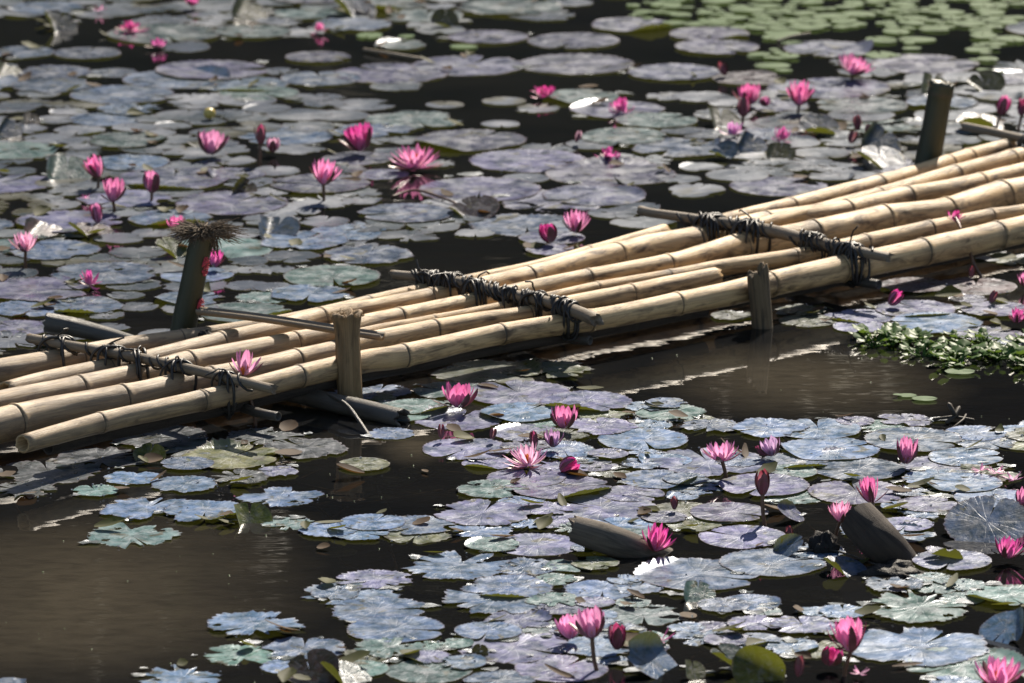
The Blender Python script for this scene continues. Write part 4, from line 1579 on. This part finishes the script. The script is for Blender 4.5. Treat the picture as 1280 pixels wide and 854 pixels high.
WORD = {'round': 'round', 'toothed': 'toothed', 'ragged': 'ragged', 'torn': 'torn', 'holed': 'eaten', 'curled': 'curled', 'sunken': 'sunken'}
for (px, py, w_) in ((462, 590, 62), (485, 600, 70), (520, 588, 44), (560, 692, 52), (590, 715, 66), (700, 693, 72), (735, 720, 60), (545, 735, 70), (645, 720, 50), (880, 770, 60), (850, 700, 60), (1010, 745, 70), (560, 770, 60), (420, 690, 54), (330, 800, 80), (270, 660, 60), (1120, 770, 60), (620, 505, 90), (560, 545, 60)):
    o = pad(px, py, w_, r4.choice(['round', 'ragged', 'toothed']), 'olive', None, -.010, (r4.gauss(0, .02), r4.gauss(0, .02)))
    o.name = 'sunken_pad'; o.color = (.20, .19, .05, 1)
    PADS[-1]['kind'] = 'sunken'

# raised and curled leaves: (px,py,w,kind,tone,tilt,rot,z,label)
RAISED = [
    (1234, 652, 108, 'toothed', 'blue grey', (.40, -.10), 1.2, .030, 'large dusky blue lily leaf tilted up like a dish'),
    (1258, 785, 70, 'curled', 'blue grey', (.35, -.3), 4.0, .02, 'ribbed blue leaf rearing up near the pond corner'),
    (1180, 694, 50, 'curled', 'lilac', (.1, .3), 3.2, .012, 'upturned pale lip of a leaf beside the leaning stump'),
    (985, 684, 44, 'curled', 'blue grey', (.3, -.5), .2, .015, 'dark pointed leaf edge standing up near the tiny brown bud'),
    (988, 640, 40, 'curled', 'lilac', (.2, .5), .4, .02, 'fan shaped lilac leaf raised beside the leaning bud stalk'),
    (815, 826, 86, 'curled', 'blue grey', (.25, .5), 5.6, .02, 'pale curled leaf arching up behind the plump dark bud'),
    (866, 838, 34, 'curled', 'olive', (.6, .2), 1.6, .015, 'small dark olive leaf standing between curled leaves'),
    (948, 838, 70, 'curled', 'olive', (.75, .25), 5.2, .02, 'folded yellow olive leaf standing upright among pads'),
    (915, 826, 60, 'curled', 'green', (.5, .3), 2.4, .02, 'arched green brown leaf beside the folded yellow leaf'),
    (872, 742, 46, 'curled', 'green', (.5, .1), 1.5, .012, 'teal drooping leaf edge below the broad bright toothed pad'),
    (388, 842, 78, 'curled', 'bronze', (.6, -.3), 1.8, .01, 'crumpled brown leaf heaped at the front of the pond'),
    (430, 846, 70, 'curled', 'green', (.3, .2), .8, .01, 'pale green folded leaf next to the crumpled brown leaf'),
    (312, 650, 58, 'curled', 'olive', (.7, 0), 1.6, .006, 'toothed olive leaf standing on edge in dark water'),
    (186, 572, 44, 'curled', 'olive', (.8, -.2), 1.3, .006, 'small folded olive leaf upright below the raft end'),
    (600, 815, 22, 'curled', 'bronze', (.9, .1), 1.5, .01, 'tiny dry brown leaf tip sticking up from a pad'),
    (1056, 710, 60, 'curled', 'blue grey', (.25, .2), 2.0, .01, 'white ragged curled leaf in front of the mud lump'),
    (84, 214, 66, 'curled', 'green', (.45, .1), 1.6, .02, 'pale curled leaf with a dark eaten underside'),
    (592, 262, 66, 'curled', 'bronze', (.35, -.2), 2.2, .015, 'rolled brown leaf with a ribbed back behind the raft'),
    (938, 182, 44, 'curled', 'blue grey', (.6, .2), 1.2, .02, 'teal leaf fold standing beside the wilting purple bloom'),
    (905, 190, 40, 'curled', 'blue grey', (.55, -.4), 2.2, .02, 'grey leaf fold rising behind the teal fold'),
    (1024, 160, 54, 'curled', 'blue grey', (.55, .1), 1.7, .02, 'glossy upturned round leaf catching the sun'),
    (1098, 178, 62, 'curled', 'blue grey', (.6, .35), 1.1, .03, 'tall blue leaf raised just before the cut post'),
    (1100, 200, 66, 'curled', 'blue grey', (.4, .1), 1.6, .02, 'silver ribbed leaf bulging between raft and cut post'),
    (975, 192, 40, 'curled', 'olive', (.6, -.1), 1.4, .015, 'dark olive leaf standing by the rumpled magenta lily'),
    (900, 150, 50, 'curled', 'olive', (.5, .1), 1.5, .015, 'yellow green leaf edge behind the wilting purple bloom'),
    (1165, 108, 46, 'curled', 'olive', (.6, .2), 1.4, .02, 'olive leaf behind the top of the cut post'),
    (1225, 155, 60, 'curled', 'bronze', (.3, .1), 1.5, .02, 'brown edged leaf rising beside the far lashing'),
    (1232, 105, 50, 'curled', 'olive', (.6, -.2), 2.0, .02, 'twisted olive leaf beyond the far lashing'),
    (112, 290, 60, 'curled', 'bronze', (.2, .1), 1.5, .008, 'rusty orange leaf edge below the slim bud'),
    (305, 236, 34, 'curled', 'bronze', (.7, .2), 1.0, .012, 'small rusty leaf standing in dark water below the stalked bud'),
    (215, 312, 46, 'curled', 'olive', (.5, .4), 2.4, .02, 'dark folded leaf behind the shaft of the shaggy post'),
    (345, 288, 62, 'curled', 'blue grey', (.4, -.2), 1.3, .015, 'silvery folded leaf between shaggy post and star lily'),
    (55, 290, 60, 'curled', 'bronze', (.2, .2), 1.4, .008, 'bronze leaf edge by the light pink stalked lily'),
    (310, 16, 50, 'curled', 'olive', (.5, .2), 1.4, .02, 'olive leaf fold on the far pads near the blurred bloom'),
    (440, 12, 60, 'curled', 'blue grey', (.5, .1), 1.5, .02, 'teal folded leaf at the far edge of the pads'),
    (556, 26, 36, 'curled', 'lilac', (.9, .1), 1.5, .02, 'bright white folded leaf alone on the far pads'),
    (72, 30, 50, 'curled', 'blue grey', (.6, .2), 1.3, .02, 'grey crumpled leaf standing at the far water edge'),
    (8, 92, 44, 'curled', 'olive', (.4, .2), 1.4, .01, 'dark olive leaf afloat past the toothed far pads'),
    (38, 150, 26, 'curled', 'bronze', (.6, .2), 1.4, .015, 'brown shell shaped leaf on pads left of the yellow fruit'),
    (12, 162, 34, 'curled', 'blue grey', (.6, .3), 1.0, .02, 'silvery curl of leaf next to the brown shell shaped leaf'),
]
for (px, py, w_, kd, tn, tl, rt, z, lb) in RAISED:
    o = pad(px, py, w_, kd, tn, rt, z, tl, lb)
    if kd != 'curled':
        o.data = o.data.copy(); o.data.materials[0] = M['old_pad']
    o.name = 'curled_leaf'
    o['category'] = 'lily leaf'; o['group'] = 'raised and curled lily leaves'

DENS = ["9999998762357776", "1375755311224664", "0141010101002445", "1110110000001356", "6676554311122788", "8887543333455788", "9998776544688788",
        "9999988634688888", "9999987654689986", "9998466556889996", "9988376367878970", "9988776577656500", "9989677777645000", "9898777766520000",
        "9988987644300000", "9888764322000000", "9998763100000000", "9998742000000000", "9986620000000000", "8865310000000000", "8640000000000000", "6300000000000000"]
# ragged pads that run together into mats in front of the raft
base_p = [p for p in PADS if p['py'] > 470 and p['kind'] in ('ragged', 'torn', 'toothed') and not p['label']]
nn = tr_ = 0
while nn < 78 and tr_ < 4000:
    tr_ += 1
    b_ = r4.choice(base_p)
    w_ = r4.uniform(42, 92)
    A, B = ell(b_['px'], b_['py'], b_['w'])
    a = r4.uniform(0, 2 * PI); q = r4.uniform(.8, 1.5)
    px, py = b_['px'] + math.cos(a) * A * q, b_['py'] + math.sin(a) * B * q
    if px < 620 and 520 < py < 610 or py < 480 or (px > 860 and py < 522): continue
    if px < 440 and py > 540: continue
    if not .12 < overlap(px, py, w_) < .5: continue
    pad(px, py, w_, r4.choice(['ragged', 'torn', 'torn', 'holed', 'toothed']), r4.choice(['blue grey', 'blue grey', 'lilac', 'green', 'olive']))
    nn += 1
print('near mats', nn)
tries = 0
nfill = 0
MAXPADS = 380
while NPAD[0] < MAXPADS and tries < 60000:
    tries += 1
    px, py = r4.uniform(-30, 1310), r4.uniform(-8, 438) 
    py = 438 - (438 - py) ** 1.0
    row = DENS[max(0, min(21, int(py / 20)))]
    d = int(row[max(0, min(15, int(px / 80)))])
    if d == 0 or r4.random() > (d / 9) ** 2.5: continue
    # the small pale green leaves have the far corner
    if px > 860 and py < 78: continue
    w_ = r4.uniform(80, 138) * (0.9 + .2 * py / 430)
    if tries > 20000: w_ *= .7
    if overlap(px, py, w_) > (.16 if tries < 8000 else .26 if tries < 25000 else .36): continue
    ts = ['blue grey', 'blue grey', 'green', 'lilac', 'lilac'] if py > 240 or px < 430 else ['lilac', 'lilac', 'blue grey', 'green']
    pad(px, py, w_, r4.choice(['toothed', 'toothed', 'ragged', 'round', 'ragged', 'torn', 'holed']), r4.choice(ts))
    nfill += 1
# beyond the three hundred that show largest: the small rest as one mass
mbr = []
tries2 = 0
rest_v, rest_f, rest_a, rest_m = [], [], [], []
rest = MB()
nrest = 0
while nrest < 240 and tries2 < 30000:
    tries2 += 1
    px, py = r4.uniform(-30, 1310), r4.uniform(-8, 438)
    d = int(DENS[max(0, min(21, int(py / 20)))][max(0, min(15, int(px / 80)))])
    if d == 0 or r4.random() > (d / 9) ** 3.5: continue
    if px > 860 and py < 78: continue
    w_ = r4.uniform(45, 84)
    if overlap(px, py, w_) > (.35 if tries2 < 6000 else .62 if d > 7 else .5): continue
    mark(px, py, w_)
    me = r4.choice(VAR[r4.choice(['toothed', 'ragged', 'torn', 'holed', 'ragged'])])
    p = at(px, py, .0012 + .0008 * (nrest % 4)); s_ = w_ / 2 * mpp(p); a = r4.uniform(0, 6.28)
    b0 = len(rest.v)
    ca, sa = math.cos(a) * s_, math.sin(a) * s_
    for v, q in zip(me.vertices, me.attributes['co'].data):
        c = v.co
        rest.v.append((p.x + c.x * ca - c.y * sa, p.y + c.x * sa + c.y * ca, p.z + c.z * s_ * .7)); rest.a.append(tuple(q.vector)); rest.n.append(0.0)
    for f in me.polygons: rest.f.append(tuple(i + b0 for i in f.vertices))
    nrest += 1
# the carpet goes on past both sides of the view
for q in range(170):
    py = r4.uniform(-40, 880) if q % 3 else r4.uniform(-40, 430)
    px = r4.choice((r4.uniform(-420, -40), r4.uniform(1320, 1700)))
    if px < 0 and py > 430: continue
    w_ = r4.uniform(70, 130)
    if overlap(px, py, w_) > .4 or abs(py - (424 if px < 0 else 225)) < 90: continue
    mark(px, py, w_)
    me = r4.choice(VAR[r4.choice(['toothed', 'ragged', 'round'])])
    p = at(px, py, .0015 + .0008 * (q % 4)); s_ = w_ / 2 * mpp(p); a = r4.uniform(0, 6.28)
    b0 = len(rest.v)
    ca, sa = math.cos(a) * s_, math.sin(a) * s_
    for v, k_ in zip(me.vertices, me.attributes['co'].data):
        c = v.co
        rest.v.append((p.x + c.x * ca - c.y * sa, p.y + c.x * sa + c.y * ca, p.z + c.z * s_ * .7)); rest.a.append(tuple(k_.vector)); rest.n.append(0.0)
    for f in me.polygons: rest.f.append(tuple(i + b0 for i in f.vertices))
print('rest', nrest)
ro = rest.build('lily_pad_carpet', M['pad']); ro.color = (.085, .10, .125, 1)
tag(ro, 'small lily pads filling the gaps of the far leaf carpet', 'lily pads', None, 'stuff')
print('pads', NPAD[0], 'filled', nfill, 'tries', tries)

# labels for the pads: look + the landmarks they lie between
used = set()
ws = sorted(p['s'] for p in PADS)


def size_word(s):
    return 'small' if s < ws[len(ws) // 3] else 'large' if s > ws[2 * len(ws) // 3] else 'middling'


def gp(px, py):
    q = at(px, py, 0)
    return Vector((q.x, q.y))


LG = [(n, gp(x, y)) for n, x, y in LAND]
for p in sorted(PADS, key=lambda q: -q['w']):
    if p['label']:
        p['o']['label'] = p['label']; used.add(p['label']); continue
    g0 = gp(p['px'], p['py'])
    ls = sorted(LG, key=lambda q: (q[1] - g0).length)[:9]
    tone, wd, sz_ = p['tone'], WORD[p['kind']], size_word(p['s'])
    looks = [f'{tone} {wd} pad', f'{sz_} {tone} {wd} pad', f'{sz_} {wd} pad']
    cand = []
    for i in range(5):
        for j in range(len(ls)):
            if i == j: continue
            A, B = ls[i], ls[j]
            va, vb = A[1] - g0, B[1] - g0
            if va.length < 1e-3 or vb.length < 1e-3: continue
            if va.dot(vb) / (va.length * vb.length) < -.55: cand.append((va.length + vb.length, A[0], B[0]))
    cand.sort()
    got = None
    for c in cand[:3]:
        for lk in looks:
            t = f'{lk} between {c[1]} and {c[2]}'
            if t not in used and f'{lk} between {c[2]} and {c[1]}' not in used: got = t; break
        if got: break
    if not got:
        A = ls[0]
        dv = g0 - A[1]
        ang = math.degrees(math.atan2(dv.y, dv.x))
        dr = 'behind' if 45 <= ang < 135 else 'in front of' if -135 <= ang < -45 else 'right of' if -45 <= ang < 45 else 'left of'
        for A in ls[:4]:
            dv = g0 - A[1]
            ang = math.degrees(math.atan2(dv.y, dv.x))
            dr = 'behind' if 45 <= ang < 135 else 'in front of' if -135 <= ang < -45 else 'right of' if -45 <= ang < 45 else 'left of'
            for lk in looks:
                t = f'{lk} lying {dr} {A[0]}'
                if t not in used: got = t; break
            if got: break
    if not got:
        got = f'{looks[1]} lying close to {ls[0][0]} and {ls[1][0]}'
    used.add(got)
    p['o']['label'] = got

# small pale green floating leaves in the far corner, and a few nearer
SMALL = []
for ln in """1134 494 25|1156 498 32|1200 464 38|1122 493 12""".split('|'):
    SMALL.append(tuple(float(q) for q in ln.split()))
r5 = random.Random(4)
NEAR_SMALL = len(SMALL)
t_ = 0
while len(SMALL) < 240 and t_ < 9000:
    t_ += 1
    px, py = r5.uniform(790, 1310), r5.uniform(-6, 96)
    if px < 940 and py > 34: continue
    if (px < 880 or py > 72) and r5.random() < .8: continue
    if 990 < px < 1100 and 44 < py: continue
    if mnoise.noise(Vector((px / 38, py / 9, 2))) + (.04 if py < 36 else -.14) < .0: continue
    w_ = r5.choice((r5.uniform(10, 22), r5.uniform(16, 30), r5.uniform(28, 50)))
    if overlap(px, py, w_) > .3: continue
    mark(px, py, w_)
    SMALL.append((px, py, w_))
FAR_SMALL = len(SMALL)
SMALL += [(580, 58, 36), (462, 44, 40), (508, 45, 24)]
small_meshes = []
for q in range(6):
    mb = MB()
    rr = random.Random(q + 90)
    c = mb.add((0, 0, .01), (0, 0, q))
    prev = None
    for f in (.55, 1.0):
        row = [mb.add((f * math.cos(a) * (1 + .1 * mnoise.noise(Vector((math.cos(a) * 2, math.sin(a) * 2, q)))), f * .8 * math.sin(a), .03 * f * mnoise.noise(Vector((math.cos(a), math.sin(a), q + 5)))), (f, a, q)) for a in [.12 + (2 * PI - .24) * i / 30 for i in range(31)]]
        for i in range(30):
            mb.f.append((c, row[i], row[i + 1]) if prev is None else (prev[i], row[i], row[i + 1], prev[i + 1]))
        prev = row
    me = mb.mesh('floating_leaf'); me.materials.append(M['small_leaf'])
    small_meshes.append(me)
NL = ['pale green oval leaf nearest the black twig knot, the smaller of two', 'pale green oval leaf nearest the black twig knot, the larger of two', 'pale green leaf lying against the edge of the glossy floating plants', 'tiny pale leaf fleck adrift by the two oval leaves']
for i, (px, py, w_) in enumerate(SMALL):
    z = .004 + .0012 * (i % 5)
    p = at(px, py, z)
    o = bpy.data.objects.new('floating_leaf', small_meshes[i % 6]); COL.objects.link(o)
    s_ = w_ / 2 * mpp(p)
    o.location = p; o.scale = (s_, s_, s_); o.rotation_euler = (0, 0, r5.uniform(0, 6) if i >= NEAR_SMALL else 0)
    tag(o, NL[i] if i < NEAR_SMALL else ['stray pale green leaf by itself between the round far pads', 'wider of two stray pale green leaves near the bright folded leaf', 'narrower of two stray pale green leaves near the bright folded leaf'][i - FAR_SMALL] if i >= FAR_SMALL else 'small pale green floating leaf in the far scattered carpet', 'floating leaf', 'small pale green floating leaves')

# fluff and specks adrift on the open water
mb = MB()
rs = random.Random(6)
for i in range(60):
    z_ = rs.choice(((0, 420, 640, 854), (0, 420, 690, 854), (800, 1270, 440, 530), (400, 560, 560, 700)))
    c = at(rs.uniform(z_[0], z_[1]), rs.uniform(z_[2], z_[3]), .001)
    s_ = rs.uniform(.0006, .0020)
    ring = [mb.add(c + Vector((s_ * 1.3 * math.cos(q), s_ * math.sin(q), 0))) for q in (0, 1.05, 2.1, 3.14, 4.2, 5.2)]
    tp = mb.add(c + Vector((0, 0, s_)))
    for q in range(6): mb.f.append((ring[q], ring[(q + 1) % 6], tp))
o = mb.build('floating_specks', M['small_leaf']); tag(o, 'pale specks and fluff drifting on the open brown water', 'specks', None, 'stuff')

# glossy floating plants
r6 = random.Random(9)


def floating_plant(seed):
    rr = random.Random(seed)
    lv = MB(); stm = MB()
    for i in range(rr.randint(7, 11)):
        a = rr.uniform(0, 2 * PI)
        rad_ = rr.uniform(.012, .05); hh = rr.uniform(.012, .05)
        tip = Vector((rad_ * math.cos(a), rad_ * math.sin(a), hh))
        tube(stm, [Vector((0, 0, -.01)), tip * .5 + Vector((0, 0, -.004)), tip], [.0032, .0026, .0016], 5)
        L = rr.uniform(.018, .032)
        u = Vector((math.cos(a), math.sin(a), rr.uniform(-.3, .8))).normalized()
        s_ = Vector((-math.sin(a), math.cos(a), rr.uniform(-.4, .4))).normalized()
        n = u.cross(s_)
        rows = []
        for q in range(7):
            t = q / 6
            wd = L * .52 * math.sin(PI * (t * .92 + .06)) ** .6
            rows.append([lv.add(tip + u * L * t + s_ * wd * x - n * .2 * L * (x * x) + n * .22 * L * t * t) for x in (-1, -.5, 0, .5, 1)])
        for q in range(6):
            for x in range(4): lv.f.append((rows[q][x], rows[q][x + 1], rows[q + 1][x + 1], rows[q + 1][x]))
    return lv.mesh('leaves'), stm.mesh('stalks')


fp = [floating_plant(s) for s in range(6)]
for lv, st_ in fp: lv.materials.append(M['hyacinth']); st_.materials.append(M['hyacinth'])
spots = []
for i in range(38):
    t = i / 37
    px = 1092 + 215 * t + r6.uniform(-8, 8)
    mid = 425 + 20 * math.sin(t * 2.2)
    py = mid + r6.uniform(-13, 13) * (1.2 if t > .25 else .7)
    if 1160 < px < 1180 and r6.random() < .6: continue
    spots.append((px, py))
for i, (px, py) in enumerate(spots):
    root = empty('floating_plant', at(px, py, 0.0), r6.uniform(0, 6))
    s_ = r6.uniform(.75, 1.2); root.scale = (s_, s_, s_ * .55)
    tag(root, 'green floating plant with small glossy round leaves in the raft side clump', 'floating plant', 'glossy green floating plants')
    lv, st_ = fp[i % 6]
    for nm, me in (('leaves', lv), ('stalks', st_)):
        o = bpy.data.objects.new(nm, me); COL.objects.link(o); o.parent = root

# ------------------------------------------------------------------ stuff: sunken stems, scraps of leaf, droplets
mb = MB()
r7 = random.Random(3)
for i in range(60):
    zone = r7.choice([(400, 620, 570, 670), (400, 620, 570, 670), (480, 700, 690, 830), (850, 1100, 640, 840), (0, 420, 560, 640)])
    px, py = r7.uniform(zone[0], zone[1]), r7.uniform(zone[2], zone[3])
    p = at(px, py, 0)
    a = r7.uniform(0, 2 * PI); ln = r7.uniform(.15, .5)
    z0, z1 = r7.uniform(-.02, -.006), r7.uniform(-.09, -.015)
    bend = r7.uniform(-.1, .1)
    pts = []
    for q in range(9):
        t = q / 8
        pts.append(p + Vector((math.cos(a) * ln * t - math.sin(a) * bend * math.sin(t * PI), math.sin(a) * ln * t + math.cos(a) * bend * math.sin(t * PI), z0 + (z1 - z0) * t)))
    tube(mb, pts, [.0035] * 9, 6)
o = mb.build('sunken_stems', M['sunken_stem']); tag(o, 'tangle of brown lily stems sunk just under the water', 'stems', None, 'stuff')

mb = MB()
for i in range(420):
    p_ = r7.choice(PADS)
    if p_['kind'] in ('round', 'sunken'): continue
    a = r7.uniform(0, 2 * PI)
    A, B = ell(p_['px'], p_['py'], p_['w'])
    px, py = p_['px'] + math.cos(a) * A * r7.uniform(.95, 1.3), p_['py'] + math.sin(a) * B * r7.uniform(.95, 1.3)
    c = at(px, py, .0025)
    s_ = r7.uniform(.004, .022) * (1 if py > 440 else 1.5)
    n = r7.randint(6, 10); ph = r7.uniform(0, 6)
    cc = mb.add(c + Vector((0, 0, .002)), (0, .2, i))
    ring = []
    for q in range(n):
        aa = ph + 2 * PI * q / n
        rr_ = s_ * r7.uniform(.5, 1.2)
        ring.append(mb.add(c + Vector((rr_ * math.cos(aa) * 1.3, rr_ * math.sin(aa), r7.uniform(0, .004))), (q / n, .8, i)))
    for q in range(n): mb.f.append((cc, ring[q], ring[(q + 1) % n]))
o = mb.build('leaf_scraps', M['pad']); o.color = (.10, .11, .10, 1)
tag(o, 'torn scraps of lily leaf floating between the pads', 'leaf scraps', None, 'stuff')

M['dead_brown'] = leaf_mat('dead_leaf', (0.055, 0.030, 0.016), (0.095, 0.058, 0.028), (0.12, 0.06, 0.015), 0.7)
M['dead_olive'] = leaf_mat('rotting_leaf', (0.035, 0.038, 0.012), (0.07, 0.070, 0.016), (0.16, 0.16, 0.02), 0.65)
for (mat_, nm_, lb_, cnt) in (('dead_brown', 'brown_leaf_litter', 'curled scraps of dead brown leaf among the lily pads', 170), ('dead_olive', 'olive_leaf_litter', 'rotting olive scraps of leaf between the lily pads', 190)):
    mb = MB()
    for i in range(cnt):
        p_ = r7.choice(PADS)
        if p_['py'] > 440 and r7.random() < .5: continue
        a = r7.uniform(0, 2 * PI)
        A, B = ell(p_['px'], p_['py'], p_['w'])
        c = at(p_['px'] + math.cos(a) * A * r7.uniform(.6, 1.15), p_['py'] + math.sin(a) * B * r7.uniform(.6, 1.15), r7.uniform(.001, .006))
        L, W = r7.uniform(.02, .075), r7.uniform(.006, .026)
        rz = r7.uniform(0, 2 * PI); curl = r7.uniform(-2.0, 2.0); up = r7.uniform(0, .35); roll = r7.uniform(-.6, .6)
        u = Vector((math.cos(rz), math.sin(rz), 0)); sd2 = Vector((-math.sin(rz), math.cos(rz), 0)); ph = r7.uniform(0, 9)
        rows = []
        for q in range(6):
            t = q / 5
            wd = W * math.sin(PI * (t * .86 + .07)) * (1 + .35 * mnoise.noise(Vector((t * 4, ph, 0))))
            row = []
            for x in (-1, -.5, 0, .5, 1):
                h = up * L * t * t + abs(curl) * .22 * wd * x * x + roll * x * wd * .6 + .004
                row.append(mb.add(c + u * L * (t - .5) + sd2 * x * wd + Vector((0, 0, max(h, -.004)))))
            rows.append(row)
        for q in range(5):
            for x in range(4): mb.f.append((rows[q][x], rows[q][x + 1], rows[q + 1][x + 1], rows[q + 1][x]))
    o = mb.build(nm_, M[mat_]); tag(o, lb_, 'leaf litter', None, 'stuff')

mb = MB()
for i in range(1100):
    p_ = r7.choice(PADS)
    a = r7.uniform(0, 2 * PI)
    A, B = ell(p_['px'], p_['py'], p_['w'])
    q_ = r7.choice((r7.uniform(.1, .9), .98, 1.0))
    c = at(p_['px'] + math.cos(a) * A * q_, p_['py'] + math.sin(a) * B * q_, p_['o'].location.z + .0022)
    s_ = r7.uniform(.0011, .0032)
    rows = []
    for u in (-.8, -.2, .45, .85):
        cr = (1 - u * u) ** .5
        rows.append([mb.add(c + Vector((cr * math.cos(v * PI / 4), cr * math.sin(v * PI / 4), u * .75)) * s_) for v in range(8)])
    for ri in range(3):
        for v in range(8): mb.f.append((rows[ri][v], rows[ri][(v + 1) % 8], rows[ri + 1][(v + 1) % 8], rows[ri + 1][v]))
    mb.f.append(tuple(rows[3])); mb.f.append(tuple(rows[0][::-1]))
o = mb.build('water_droplets', M['drop']); tag(o, 'beads of water sparkling on the lily pads', 'droplets', None, 'stuff')
